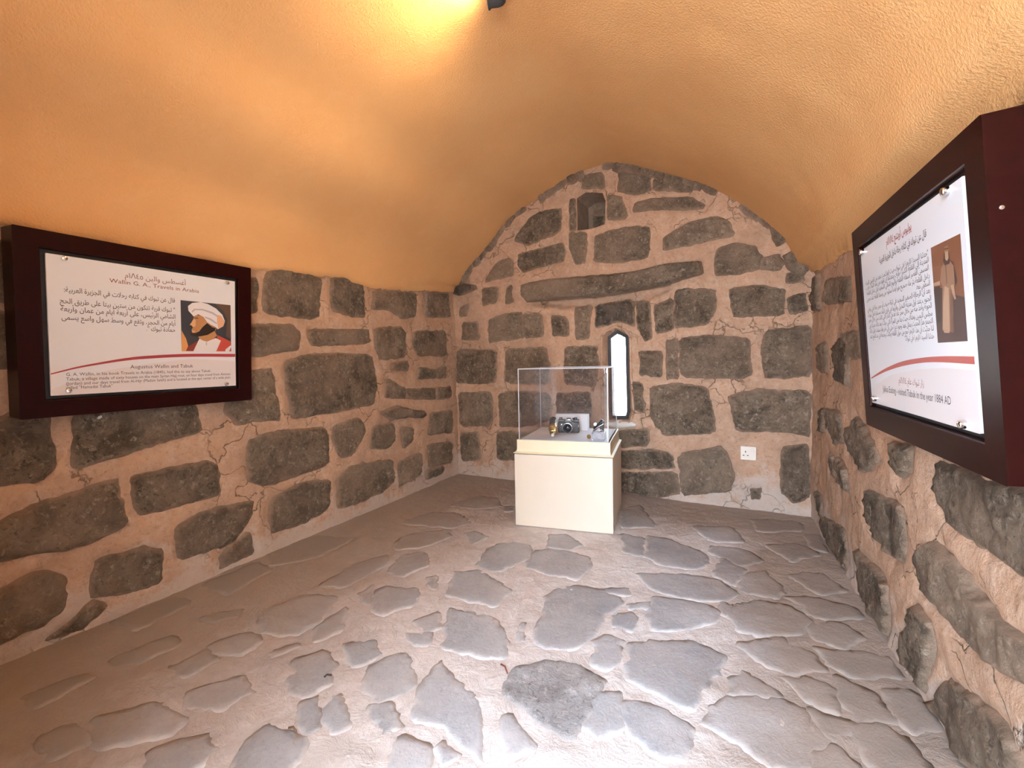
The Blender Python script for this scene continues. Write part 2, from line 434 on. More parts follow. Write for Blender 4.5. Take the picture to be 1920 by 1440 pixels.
B5 = zoomset(840, 600, .36458, [
 [(45,150),(250,155),(245,320),(135,325),(45,320)],
 [(300,150),(500,140),(520,230),(520,330),(300,325)],
 [(600,140),(765,135),(770,240),(755,340),(600,330)],
 [(55,375),(220,370),(225,540),(65,545)],
 [(260,380),(345,365),(520,380),(525,520),(350,550),(265,545)],
 [(560,380),(730,370),(735,500),(565,510)],
 [(60,585),(155,580),(165,720),(70,720)],
 [(250,580),(345,575),(480,590),(480,720),(255,720)],
 [(985,160),(1100,170),(1095,290),(990,285)],
 [(1122,105),(1185,100),(1185,298),(1122,300)],
 [(1192,95),(1350,85),(1545,90),(1555,300),(1200,295)],
 [(1630,60),(1870,30),(1865,290),(1640,295),(1615,200)],
 [(1045,345),(1200,330),(1330,350),(1365,500),(1370,580),(1110,590),(1045,500)],
 [(1445,390),(1600,360),(1860,370),(1855,600),(1740,570),(1490,570),(1470,480)],
 [(875,675),(1060,668),(1150,695),(1160,765),(880,765)],
 [(880,785),(1170,785),(1190,890),(1060,915),(880,885)],
 [(1190,690),(1400,650),(1440,700),(1465,800),(1450,880),(1200,900)],
 [(1715,660),(1855,650),(1860,900),(1780,940),(1715,880)],
 [(1560,870),(1610,870),(1600,920),(1565,915)],
 [(890,570),(1030,560),(1030,645),(895,655)],
 [(945,330),(1000,330),(1010,470),(955,460)],
])
lint = zoomset(840, 290, .36458, [[(385,665),(520,638),(800,625),(960,600),(1100,562),(1290,545),(1300,615),(1190,650),(1100,678),(800,720),(450,755),(410,760),(388,720)]])[0]
blk = zoomset(840, 290, .36458, [[(760,775),(950,742),(955,885),(880,860),(800,880),(762,895)]])[0]
L6 = zoomset(440, 460, .34728, [
 [(160,170),(230,130),(400,158),(470,185),(460,380),(400,390),(160,365)],
 [(-40,170),(120,185),(120,360),(-40,345)],
 [(530,185),(590,170),(690,215),(700,380),(640,385),(535,350)],
 [(755,245),(975,255),(975,380),(900,395),(850,350),(750,345)],
 [(1035,255),(1160,258),(1165,390),(1030,385)],
 [(-40,440),(95,435),(300,420),(355,470),(350,560),(190,580),(95,600),(-40,600)],
 [(405,455),(720,450),(730,530),(430,545),(405,500)],
 [(760,450),(900,440),(920,480),(925,600),(790,615),(760,540)],
 [(975,465),(1140,460),(1145,600),(1000,595),(970,540)],
 [(850,640),(935,620),(940,680),(860,670)],
 [(280,630),(420,590),(745,590),(770,740),(750,860),(550,890),(320,935),(290,800)],
 [(-40,690),(95,680),(205,670),(240,940),(95,945),(10,955),(-40,900)],
 [(815,730),(840,725),(925,770),(925,825),(815,825)],
 [(932,775),(1080,770),(1080,835),(932,828)],
 [(1090,770),(1165,760),(1165,820),(1090,832)],
 [(1000,660),(1085,670),(1085,718),(990,720)],
 [(1092,668),(1140,650),(1140,715),(1092,716)],
 [(790,905),(870,870),(945,885),(935,930),(850,940)],
 [(950,890),(1030,895),(1020,932),(955,928)],
 [(535,980),(660,935),(700,980),(690,1030),(640,1130),(570,1140),(530,1040)],
 [(745,980),(860,960),(870,1050),(830,1095),(745,1095)],
 [(905,985),(965,990),(968,1050),(920,1105)],
 [(1060,905),(1165,890),(1175,1010),(1050,1025)],
 [(1050,1075),(1170,1060),(1170,1170),(1050,1200)],
 [(75,1060),(200,1010),(495,985),(505,1170),(470,1200),(180,1295),(90,1270)],
 [(560,1270),(640,1190),(850,1160),(860,1270),(800,1330),(640,1400),(560,1420)],
 [(890,1170),(1010,1120),(1010,1230),(890,1300)],
 [(1040,1215),(1130,1190),(1120,1235),(1040,1265)],
])
Z1 = zoomset(0, 740, 1 / 3, [
 [(440,20),(1050,-20),(1090,70),(1130,210),(900,270),(480,400),(430,380)],
 [(-160,140),(0,130),(260,60),(280,260),(310,370),(240,480),(0,510),(-160,540)],
 [(755,460),(1000,410),(1150,380),(1220,400),(1235,560),(1030,620),(790,670),(760,560)],
 [(-160,770),(0,720),(180,640),(650,480),(670,560),(710,740),(440,850),(200,880),(-160,980)],
 [(990,740),(1170,660),(1430,600),(1420,680),(1310,830),(1010,930)],
 [(1530,590),(1700,500),(1860,480),(1850,640),(1700,720),(1530,780)],
 [(560,930),(820,860),(900,880),(900,1050),(720,1110),(540,1130),(520,1080)],
 [(-160,1180),(0,1110),(140,1040),(250,1010),(370,1050),(350,1200),(220,1300),(0,1390),(-160,1440)],
 [(510,1160),(600,1185),(470,1300),(260,1385),(380,1290)],
 [(1240,910),(1400,770),(1425,890),(1250,975)],
])
LX = [[(-90, 445), (6, 450), (12, 560), (-90, 560)], [(-90, 580), (14, 578), (20, 690), (-90, 700)]]
RZ = zoomset(1480, 440, .694, [
 [(62,115),(84,108),(88,200),(66,208)],
 [(100,120),(160,115),(165,180),(100,190)],
 [(75,300),(100,290),(105,370),(80,370)],
 [(115,300),(155,260),(158,410),(125,390)],
 [(165,260),(190,270),(215,340),(165,330)],
 [(78,470),(92,470),(97,530),(80,530)],
 [(101,470),(135,480),(145,560),(120,565)],
 [(160,530),(180,490),(230,560),(240,610),(205,640),(165,580)],
 [(215,690),(290,730),(305,760),(305,880),(250,850),(210,770)],
 [(275,560),(330,575),(325,640),(290,650)],
 [(380,610),(520,670),(640,690),(720,740),(720,960),(640,940),(530,850),(430,790),(385,690)],
 [(345,860),(390,830),(440,880),(520,1000),(634,1090),(700,1150),(700,1260),(620,1200),(530,1140),(440,1050),(360,960)],
 [(305,1100),(340,1000),(385,1060),(390,1130),(360,1230),(305,1150)],
 [(180,850),(205,880),(260,950),(270,1020),(260,1090),(190,990)],
 [(92,762),(140,790),(155,860),(150,920),(100,830)],
 [(375,1290),(430,1200),(500,1260),(570,1310),(640,1440),(600,1500),(470,1440),(430,1380)],
 [(70,690),(85,712),(88,770),(74,745)],
 [(130,600),(160,640),(165,700),(135,670)],
 [(108,590),(122,600),(124,650),(110,640)],
])
F4 = zoomset(700, 880, .41667, [
 [(370,465),(480,460),(560,510),(610,545),(545,615),(420,580),(335,560),(365,500)],
 [(345,630),(430,645),(545,680),(595,760),(590,850),(460,830),(330,800),(335,700)],
 [(870,530),(960,535),(1060,565),(1120,600),(1030,660),(980,750),(890,815),(730,780),(740,700),(785,640),(780,570)],
 [(560,340),(630,330),(705,345),(690,400),(560,460),(470,430),(510,370)],
 [(740,365),(850,365),(960,400),(970,450),(910,490),(800,470),(700,440),(720,390)],
 [(795,295),(870,295),(930,340),(870,360),(790,345)],
 [(1235,300),(1330,315),(1490,380),(1500,430),(1440,450),(1310,430),(1225,395)],
 [(1190,470),(1420,475),(1540,500),(1640,555),(1560,590),(1400,575),(1260,540)],
 [(1270,580),(1380,590),(1500,615),(1545,650),(1500,690),(1400,710),(1270,725),(1240,660)],
 [(1600,640),(1640,610),(1800,620),(1880,650),(1870,700),(1740,750),(1620,690)],
 [(1170,790),(1260,770),(1290,785),(1420,775),(1560,830),(1565,860),(1520,920),(1430,1080),(1300,1010),(1140,930),(1160,860)],
 [(1140,1050),(1260,1070),(1390,1140),(1420,1180),(1390,1300),(1290,1280),(1180,1200),(1130,1130)],
 [(310,870),(345,930),(430,1000),(465,1060),(480,1190),(470,1290),(400,1250),(320,1160),(210,1120),(200,1050),(240,960)],
 [(590,1110),(640,1130),(720,1240),(700,1265),(605,1300),(590,1200)],
 [(0,880),(130,830),(165,870),(170,950),(130,1010),(0,1050),(-30,950)],
 [(270,1260),(320,1240),(370,1280),(310,1320)],
 [(1000,770),(1060,755),(1110,775),(1080,815),(1010,810)],
 [(1080,660),(1160,645),(1185,680),(1160,720),(1090,700)],
 [(0,560),(50,530),(180,540),(190,580),(100,600),(60,650),(0,640)],
 [(150,740),(255,735),(260,770),(230,795),(170,770)],
 [(130,390),(240,370),(200,420),(80,480),(90,430)],
 [(100,330),(150,295),(340,270),(330,310),(210,350),(110,360)],
 [(130,240),(260,195),(380,200),(440,245),(340,265),(200,250)],
 [(370,150),(470,120),(560,130),(570,165),(470,180),(350,165)],
 [(415,290),(460,280),(505,305),(440,340)],
 [(240,490),(285,485),(290,535),(250,530)],
 [(650,710),(685,700),(680,760),(650,770)],
 [(1120,180),(1200,160),(1275,260),(1110,262)],
 [(585,170),(630,165),(630,185),(590,190)],
 [(980,540),(1130,530),(1150,570),(1010,560)],
 [(1160,610),(1240,600),(1250,630),(1170,630)],
])
F5 = zoomset(1120, 940, .41667, [
 [(650,765),(740,820),(820,880),(610,868),(620,810)],
 [(605,885),(815,890),(930,960),(1030,1080),(1020,1100),(930,1150),(900,1190),(800,1180),(650,1080),(500,1010),(540,920)],
 [(650,340),(750,310),(830,400),(800,430),(650,410)],
 [(520,200),(640,210),(740,260),(640,290),(510,230)],
 [(960,560),(1080,540),(1200,620),(1100,660),(980,620)],
 [(1080,790),(1250,870),(1330,980),(1170,990),(1090,880)],
 [(760,200),(900,190),(1000,240),(880,270)],
 [(850,330),(1000,320),(1120,400),(1000,420)],
 [(700,80),(900,90),(930,130),(720,140)],
 [(960,1130),(1060,1100),(1150,1190),(1160,1260),(940,1260)],
 [(1100,1010),(1290,1010),(1420,1110),(1560,1260),(1300,1260)],
])
F5 += zoomset(1120, 940, .41667, [
 [(560,455),(610,470),(600,520),(560,500)], [(600,480),(720,450),(860,470),(960,540),(900,590),(760,600),(640,580)],
 [(860,430),(1000,440),(1130,470),(1180,520),(1000,530)], [(640,640),(820,620),(960,690),(1010,760),(860,770),(720,710)],
 [(990,660),(1150,680),(1290,690),(1360,790),(1180,800),(1060,740)], [(840,800),(960,800),(1060,850),(1080,960),(960,900)],
 [(1290,850),(1420,860),(1540,1010),(1420,1040),(1340,960)], [(1180,1010),(1120,1030),(1060,1090),(1020,1020),(960,930),(1080,990)],
 [(100,150),(210,165),(210,250),(120,230)], [(560,250),(660,310),(620,380),(520,330)], [(420,110),(600,120),(660,180),(520,180)],
 [(930,150),(1000,150),(1040,230),(960,210)], [(0,640),(90,620),(110,700),(40,760),(-20,720)], [(-20,880),(100,860),(110,1000),(20,1060),(-60,1000)]])
FL = zoomset(0, 1000, .5, [
 [(980,300),(1130,235),(1265,240),(1190,330),(1110,375),(1000,375),(975,340)],
 [(1180,390),(1210,340),(1290,280),(1300,300),(1270,360),(1200,400)],
 [(800,420),(890,380),(965,385),(960,420),(900,455),(810,450)],
 [(1010,440),(1100,420),(1110,430),(1030,460)],
 [(760,310),(900,285),(880,320),(770,330)],
 [(1100,500),(1120,470),(1210,440),(1250,490),(1230,560),(1150,600),(1095,585)],
 [(1460,140),(1500,100),(1600,80),(1590,120),(1510,160)],
 [(1200,190),(1330,120),(1460,75),(1440,120),(1300,200)],
 [(1410,220),(1460,205),(1555,205),(1550,260),(1440,300),(1410,270)],
 [(1350,230),(1400,195),(1390,270),(1360,250)],
 [(1230,620),(1280,615),(1310,700),(1250,740),(1220,690)],
 [(900,830),(1000,720),(1130,780),(1120,830),(1080,880),(1080,960),(860,960)],
 [(350,700),(600,640),(680,700),(620,760),(380,800)],
 [(100,610),(300,530),(330,550),(150,650)],
 [(700,600),(900,540),(940,600),(820,660),(720,650)],
 [(420,470),(620,390),(680,410),(520,490)],
 [(150,760),(300,720),(330,790),(180,840)],
 [(1000,60),(1180,10),(1330,20),(1180,90),(1020,120)], [(760,190),(960,110),(1010,140),(860,230)], [(420,330),(640,240),(720,260),(520,360)],
 [(560,820),(760,760),(800,820),(700,900),(580,900)], [(640,500),(780,440),(800,480),(700,540)], [(1290,420),(1400,400),(1420,450),(1330,500)], [(1560,330),(1640,300),(1650,350),(1580,370)],
 [(1380,650),(1470,640),(1500,720),(1420,760)], [(1500,760),(1600,800),(1590,900),(1460,880)], [(1120,640),(1200,610),(1210,720),(1140,760)],
])
rough_flag = zoomset(700, 880, .41667, [[(580,980),(640,900),(760,870),(900,870),(1040,950),(1010,1010),(940,1130),(880,1210),(790,1170),(700,1080),(600,1030)]])

def setpolys(pl, px, floor_at=None, grow=.013):
    pl.polys = []
    for p in px:
        q = [pl.uv(*k) for k in p]
        if floor_at is not None: q = [(u, max(v, floor_at)) for u, v in q]
        ax, ay = sum(k[0] for k in q) / len(q), sum(k[1] for k in q) / len(q)
        q = [(x + (x - ax) / (math.hypot(x - ax, y - ay) or 1) * grow, y + (y - ay) / (math.hypot(x - ax, y - ay) or 1) * grow) for x, y in q]
        pl.polys.append((min(k[0] for k in q) - .03, max(k[0] for k in q) + .03, min(k[1] for k in q) - .03, max(k[1] for k in q) + .03, q))
setpolys(BACK, B4 + B5 + [lint, blk]); setpolys(LEFT, L6 + Z1 + LX, .015); setpolys(RIGHT, RZ, .012); setpolys(FLOOR, F4 + F5 + FL + rough_flag, None, .024)
PIT = [BACK.uv(*p) for p in zoomset(840, 290, .36458, [[(430, 740), (800, 705), (1140, 670), (1150, 690), (1000, 765), (770, 800), (560, 790), (440, 775)]])[0]]
BACK.pits = [(PIT, .06, .05)]

# ------------------------------------------------------------------ wall outlines
ARCH_PX = [(862, 538), (880, 501), (924, 454), (960, 407), (1015, 368), (1073, 330), (1117, 314), (1154, 308), (1197, 315.5), (1256, 328),
           (1310, 345), (1358, 367), (1409, 396), (1445, 421), (1474, 450), (1496, 494)]
ARCH = [(0.0, 1.60)] + [BACK.uv(*p) for p in ARCH_PX] + [(2.667, 1.50)]
def catmull(pts, n):
    P = [(2 * pts[0][0] - pts[1][0], 2 * pts[0][1] - pts[1][1])] + pts + [(2 * pts[-1][0] - pts[-2][0], 2 * pts[-1][1] - pts[-2][1])]
    out = []
    for i in range(1, len(P) - 2):
        for k in range(n):
            t = k / n; a, b, c, d = P[i - 1], P[i], P[i + 1], P[i + 2]
            out.append(tuple(.5 * (2 * b[j] + (c[j] - a[j]) * t + (2 * a[j] - 5 * b[j] + 4 * c[j] - d[j]) * t * t + (3 * b[j] - a[j] - 3 * c[j] + d[j]) * t ** 3) for j in (0, 1)))
    return out + [pts[-1]]
ARCHC = catmull(ARCH, 5)

def sheet(name, pl, outline, holes, step, mat, jit=.0):
    pts = []; edges = []
    for ring in [outline] + holes:
        r = resample(ring, step); b = len(pts); pts += r; edges += [(b + i, b + (i + 1) % len(r)) for i in range(len(r))]
    nb = len(pts)
    x0, x1 = min(p[0] for p in outline), max(p[0] for p in outline); y0, y1 = min(p[1] for p in outline), max(p[1] for p in outline)
    y = y0 + step
    while y < y1:
        x = x0 + step
        while x < x1:
            p = (x, y)
            if inside(p, outline) and not any(inside(p, h) for h in holes) and min([edge_d(p, outline)] + [edge_d(p, h) for h in holes]) > step * .5: pts.append(p)
            x += step
        y += step
    vo, _, fo, _, _, _ = delaunay_2d_cdt([Vector(p) for p in pts], edges, [], 0, 1e-6)
    fs = []
    for f in fo:
        c = (sum(vo[i].x for i in f) / 3, sum(vo[i].y for i in f) / 3)
        if inside(c, outline) and not any(inside(c, h) for h in holes): fs.append(tuple(f))
    return mesh(name, [pl.at(v.x, v.y, pl.surface(v.x, v.y)) for v in vo], fs, mat, None, True)

WZ = lambda *p: [BACK.uv(1100 + x * .2361, 560 + y * .2361) for x, y in p]
WIN_HOLE = WZ((118, 300), (150, 258), (225, 222), (305, 250), (345, 300), (352, 600), (372, 900), (345, 985), (140, 985), (125, 900))
WIN_FRAME = WZ((146, 300), (222, 246), (312, 292), (318, 600), (326, 900), (312, 962), (160, 966), (152, 600))
NICHE = [BACK.uv(1040 + x * .0764, 340 + y * .0764) for x, y in ((545, 420), (760, 275), (1170, 275), (1235, 470), (1235, 1050), (900, 1165), (560, 1210))]
back_outline = [(-.03, -.03), (2.70, -.03), (2.70, 1.52)] + [(u, z + .03) for u, z in reversed(ARCHC)][1:-1] + [(-.03, 1.62)]
wall_back = struct(sheet('wall_back', BACK, back_outline, [WIN_HOLE, NICHE], .019, M['mortar']))

def gridwall(name, pl, u0, u1, v0, v1, step, mat):
    nu = round((u1 - u0) / step); nv = round((v1 - v0) / step); vs = []; fs = []
    for j in range(nv + 1):
        for i in range(nu + 1):
            u = u0 + (u1 - u0) * i / nu; v = v0 + (v1 - v0) * j / nv; vs.append(pl.at(u, v, pl.surface(u, v)))
    for j in range(nv):
        for i in range(nu): a = j * (nu + 1) + i; fs.append((a, a + 1, a + nu + 2, a + nu + 1))
    return mesh(name, vs, fs, mat, None, True)
wall_left = struct(gridwall('wall_left', LEFT, -.36, 3.46, -.03, 1.72, .019, M['mortar']))
wall_right = struct(gridwall('wall_right', RIGHT, -.05, 3.66, -.03, 1.60, .019, M['mortar']))
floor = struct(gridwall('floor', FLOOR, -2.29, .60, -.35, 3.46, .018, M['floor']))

# vault -----------------------------------------------------------------
LEFT_EDGE = [LEFT.uv(*p) for p in ((0, 418), (100, 446), (471, 505), (520, 508), (579, 515), (634, 519), (660, 530), (690, 541), (780, 543), (849, 547))]
RIGHT_EDGE = sorted(RIGHT.uv(*p) for p in ((1518, 512), (1536, 508), (1560, 488), (1575, 476), (1595, 470), (1700, 380)))
def lerp_tab(tab, x):
    if x <= tab[0][0]: return tab[0][1]
    for (a, b), (c, d) in zip(tab, tab[1:]):
        if x <= c: return b + (d - b) * (x - a) / (c - a)
    return tab[-1][1]
def vault():
    ny = 150; vs = []; fs = []; prof = catmull([p for p in ARCH[1:-1]], 5)
    ys = [-.36 + (3.37 + .36) * k / ny for k in range(ny + 1)]
    row = None
    for iy, y in enumerate(ys):
        zl = lerp_tab(LEFT_EDGE, y) + noise.noise((y * 9, 0, 1.5)) * .012 + noise.noise((y * 31, 0, 4.5)) * .014
        zr = lerp_tab(RIGHT_EDGE, 3.3 - y) + noise.noise((y * 9, 3, 1.5)) * .012 + noise.noise((y * 31, 0, 8.5)) * .014
        line = [(-2.262, zl - .004), (-2.231, zl), (-2.226, zl + .03)]
        z1 = prof[0][1]
        line.append((-2.214, max(zl + .05, 1.60)))
        for u, z in prof: line.append((BACK.o.x + BACK.u.x * u, z))
        xr = RIGHT.o.x + .042 * (3.3 - y)
        dxr = xr - .42
        line = [(x + dxr * max(0, min(1, (x + .8) / 1.2)), z) for x, z in line]
        line += [(xr - .024, max(zr + .03, 1.535)), (xr - .014, zr), (xr + .02, zr - .004)]
        n = len(line)
        for k, (x, z) in enumerate(line):
            yb = y + (BACK.o.y + BACK.u.y * (x + 2.245) - 3.37) * (iy / ny)
            if iy == ny: yb += .004 * noise.noise((x * 20, z * 20, 2)) - .004
            p = V3((x, yb, z))
            if 2 < k < n - 3:
                h = noise.noise((x * 2.2, y * 2.2, z * 2.2)) * .010 + noise.noise((x * 6, y * 6, z * 6)) * .004
                c = V3((-.9, yb, 1.2)); p += (p - c).normalized() * h
            vs.append(p)
    # turn the end of the plaster into the wall behind
    for k in range(n): vs.append(vs[ny * n + k] + V3((0, .06, .0)))
    for i in range(ny + 1):
        for k in range(n - 1): fs.append((i * n + k, (i + 1) * n + k, (i + 1) * n + k + 1, i * n + k + 1))
    return mesh('ceiling', vs, fs, M['plaster'], None, True)
ceiling = struct(vault())

# shell that keeps the daylight out: roof, outer faces and the entrance wall behind the viewer
mb = MB(); mb.box((-.9, 1.8, 2.75), (3.6, 4.5, .2)); roof = struct(mb.build('roof', M['mortar']))
mb = MB(); mb.box((-2.50, 1.8, 1.3), (.3, 4.5, 2.7)); mb.box((.78, 1.8, 1.3), (.3, 4.5, 2.7)); shell = struct(mb.build('wall_outer', M['mortar']))
mb = MB()
y0, y1 = -.33, -.05
mb.box(((-2.65 + DOOR[0]) / 2, (y0 + y1) / 2, 1.3), (DOOR[0] + 2.65, y1 - y0, 2.7))
mb.box(((.93 + DOOR[1]) / 2, (y0 + y1) / 2, 1.3), (.93 - DOOR[1], y1 - y0, 2.7))
mb.box(((DOOR[0] + DOOR[1]) / 2, (y0 + y1) / 2, (DOOR[2] + 2.65) / 2), (DOOR[1] - DOOR[0], y1 - y0, 2.65 - DOOR[2]))
wall_front = struct(mb.build('wall_front', M['mortar']))
# back wall's outer courses, either side of the window and over it
mb = MB(); bw = BACK.at(*WIN_HOLE[0]); 
mb.box((-2.10, 3.80, 1.3), (1.5, .3, 2.7)); mb.box((.20, 3.80, 1.3), (1.5, .3, 2.7))
mb.box((-.75, 3.80, 2.1), (.6, .3, 1.1)); mb.box((-.75, 3.80, .1), (.6, .3, .3))
struct(mb.build('wall_back_outer', M['mortar']))
ground = struct(mesh('ground', [(-25, -30, -.03), (25, -30, -.03), (25, 40, -.03), (-25, 40, -.03)], [(0, 1, 2, 3)], plain('sandy_ground', (.52, .49, .46), .9)))
# barred iron gate leaf standing in the entrance behind the viewer
gate = struct(bpy.data.objects.new('door_1', None)); COL.objects.link(gate); gate.location = (DOOR[0], -.30, 0)
for k in range(6): MB().box((.02 + k * .085, 0, .95), (.014, .014, 1.86)).build('bar', M['iron'], gate)
for z in (.06, .55, 1.25, 1.84): MB().box((.235, 0, z), (.46, .010, .03)).build('rail', M['iron'], gate)
struct(MB().box((1.9, -5.2, 1.8), (.4, 9.4, 3.7)).build('added_bounce_wall', plain('bounce_wall_white', (.70, .70, .69), .9)))  # unseen wall added to block sky and bounce sunlight in through the door

# ------------------------------------------------------------------ stones of the back wall
for i, p in enumerate(B4 + B5):
    piece('stone', BACK, [BACK.uv(*q) for q in p], M['stone'], wall_back, proud=random.uniform(.002, .008), seed=i * 1.7 + 2,
          rough=.0035, tilt=(random.uniform(-.02, .02), random.uniform(-.02, .02)))
# the long tilted lintel stone over the window, the dark block and the shadow gap below it
piece('lintel_stone', BACK, [BACK.uv(*q) for q in lint], M['stone'], wall_back, proud=.065, rough=.005, round_w=.03, seed=55.5, label='long rough lintel stone above the slit window')
piece('stone', BACK, [BACK.uv(*q) for q in blk], M['stone_dark'], wall_back, proud=.012, seed=61.5)
corner = [BACK.uv(820 + x / 12, 480 + y / 12) for x, y in ((380, 860), (520, 680), (700, 640), (850, 660), (880, 740), (700, 830), (500, 890))]
piece('stone', BACK, corner, M['stone_dark'], wall_back, proud=.05, rough=.006, seed=66.1)
# broken rubble edge under the plaster all along the arch
L = [0.]
for a, b in zip(ARCHC, ARCHC[1:]): L.append(L[-1] + math.hypot(b[0] - a[0], b[1] - a[1]))
def arch_at(s):
    for i in range(len(L) - 1):
        if s <= L[i + 1]:
            t = (s - L[i]) / (L[i + 1] - L[i]); a, b = ARCHC[i], ARCHC[i + 1]
            p = (a[0] + (b[0] - a[0]) * t, a[1] + (b[1] - a[1]) * t); l = math.hypot(b[0] - a[0], b[1] - a[1])
            return p, ((b[1] - a[1]) / l, -(b[0] - a[0]) / l)
    return ARCHC[-1], (-1, 0)
s = .10
while s < L[-1] - .12:
    w = random.uniform(.05, .15); t0, t1 = random.uniform(.012, .05), random.uniform(.012, .06)
    if random.random() < .8:
        (pa, na), (pm, nm), (pb, nb_) = arch_at(s), arch_at(s + w / 2), arch_at(s + w * .96)
        poly = [(pa[0] - na[0] * .01, pa[1] - na[1] * .01), (pm[0] - nm[0] * .01, pm[1] - nm[1] * .01), (pb[0] - nb_[0] * .01, pb[1] - nb_[1] * .01),
                (pb[0] + nb_[0] * t1, pb[1] + nb_[1] * t1), (pm[0] + nm[0] * (t0 + t1) * .56, pm[1] + nm[1] * (t0 + t1) * .56), (pa[0] + na[0] * t0, pa[1] + na[1] * t0)]
        piece('rubble_stone', BACK, poly, M[random.choice(('stone', 'stone', 'rubble', 'rubble', 'stone_dark'))], wall_back, proud=random.uniform(.012, .032), rough=.006, jit=.008, round_w=.014, step=.014, seed=s * 7)
    s += w

# niche lining
def niche():
    dep = .25; ring = NICHE; n = len(ring); cx = sum(p[0] for p in ring) / n; cy = sum(p[1] for p in ring) / n
    r0 = [BACK.at(cx + (u - cx) * 1.05, cy + (v - cy) * 1.05, BACK.relief(u, v) - .010) for u, v in ring]
    r1 = [BACK.at(cx + (u - cx) * .96, cy + (v - cy) * .96, -dep) for u, v in ring]
    vs = r0 + r1; fs = [(i, (i + 1) % n, n + (i + 1) % n, n + i)[::-1] for i in range(n)] + [tuple(range(n, 2 * n))]
    o = mesh('niche_lining', vs, fs, M['stone'], wall_back)
    pl = Plane(BACK.at(0, 0, -dep), BACK.u, (0, 0, 1), 1.2, .004, 5)
    w0, w1 = cx - .07, cx + .09
    for k, (a, b, c, d) in enumerate(((w0, w1 + .02, cy - .17, cy - .075), (w0, cx + .01, cy - .065, cy + .02), (cx + .02, w1 + .02, cy - .065, cy + .02), (w0, w1 + .02, cy + .03, cy + .14))):
        piece('stone', pl, [(a, c), (b, c), (b, d), (a, d)], M['stone'], wall_back, proud=.016, seed=80 + k)
niche()

# ------------------------------------------------------------------ slit window
def window():
    n = 40
    def rs(poly):
        P = poly; Ls = [math.hypot(P[i][0] - P[i - 1][0], P[i][1] - P[i - 1][1]) for i in range(len(P))]
        return P
    zin = -.075
    # reveal: from the hole's edge in to the frame
    hole = resample(WIN_HOLE, .03); fr = []
    for p in hole:
        best = None
        for i in range(len(WIN_FRAME)):
            a, b = WIN_FRAME[i - 1], WIN_FRAME[i]; dx, dy = b[0] - a[0], b[1] - a[1]; l = dx * dx + dy * dy
            t = max(0, min(1, ((p[0] - a[0]) * dx + (p[1] - a[1]) * dy) / l)); q = (a[0] + t * dx, a[1] + t * dy); d = math.hypot(p[0] - q[0], p[1] - q[1])
            if best is None or d < best[0]: best = (d, q)
        fr.append(best[1])
    m = len(hole); vs = []
    for r in range(4):
        k = r / 3
        for a, b in zip(hole, fr):
            u = a[0] + (b[0] - a[0]) * k; v = a[1] + (b[1] - a[1]) * k
            h = BACK.relief(*a) * (1 - k) + zin * k ** 1.6 + (.004 * noise.noise((u * 30, v * 30, 3)) if 0 < r < 3 else 0) + (.012 if r == 0 else 0) * 0
            vs.append(BACK.at(u, v, h))
    fs = [(r * m + i, (r + 1) * m + i, (r + 1) * m + (i + 1) % m, r * m + (i + 1) % m) for r in range(3) for i in range(m)]
    mesh('window_reveal', vs, fs, M['mortar'], wall_back, True)
    # raised bead of pointing round the opening
    cx = sum(p[0] for p in WIN_HOLE) / len(WIN_HOLE); bead = []
    path = [BACK.at(u, v, BACK.relief(u, v) - .002) for u, v in resample(WIN_HOLE, .04)]
    mbb = MB(); mbb.tube(path + [path[0]], .011, 8); o = mbb.build('pointing_bead', M['mortar'], wall_back, True)
    # frame with depth
    win = struct(bpy.data.objects.new('window_1', None)); COL.objects.link(win)
    f = WIN_FRAME; cx = sum(p[0] for p in f) / len(f); cy = sum(p[1] for p in f) / len(f)
    def inset(p, d):
        c = []
        for i in range(len(p)):
            a, b, e = p[i - 1], p[i], p[(i + 1) % len(p)]
            n1 = Vector((b[1] - a[1], -(b[0] - a[0]))).normalized(); n2 = Vector((e[1] - b[1], -(e[0] - b[0]))).normalized()
            mid = Vector((cx - b[0], cy - b[1]))
            if n1.dot(mid) < 0: n1 = -n1
            if n2.dot(mid) < 0: n2 = -n2
            w = (n1 + n2) / (1 + n1.dot(n2)); c.append((b[0] + w.x * d, b[1] + w.y * d))
        return c
    fo = inset(f, -.006); fi = inset(f, .024); k = len(f); vs = []
    for ring, h in ((fo, zin - .07), (fo, zin + .006), (fi, zin + .004), (fi, zin - .07)): vs += [BACK.at(u, v, h) for u, v in ring]
    fs = [((r % 4) * k + i, (r % 4) * k + (i + 1) % k, ((r + 1) % 4) * k + (i + 1) % k, ((r + 1) % 4) * k + i) for r in range(4) for i in range(k)]
    fo_ = mesh('window_frame', vs, fs, M['iron'], win)
    mesh('pane', [BACK.at(u, v, zin - .03) for u, v in fi] , [tuple(range(k))], M['pane'], win)
    # pale ledge under the window, lighter than the mortar
    led = [BACK.uv(x, y) for x, y in ((1136, 792), (1150, 790), (1180, 791), (1194, 795), (1188, 800), (1160, 802), (1136, 800))]
    piece('window_sill', BACK, led, plain('pale_sill', (.80, .76, .72), .7), win, proud=.022, rough=.002, jit=.004, round_w=.012, step=.014, seed=4.4)
window()

# ------------------------------------------------------------------ stones of the left wall
for i, p in enumerate(L6 + Z1 + LX):
    q = [LEFT.uv(*k) for k in p]
    q = [(u, max(v, .015)) for u, v in q]
    piece('stone', LEFT, q, M['stone'], wall_left, proud=(.035 if i in (17, 18) else random.uniform(.004, .012)), rough=.005, seed=i * 2.3 + 40,
          tilt=(random.uniform(-.02, .02), random.uniform(-.03, .03)))

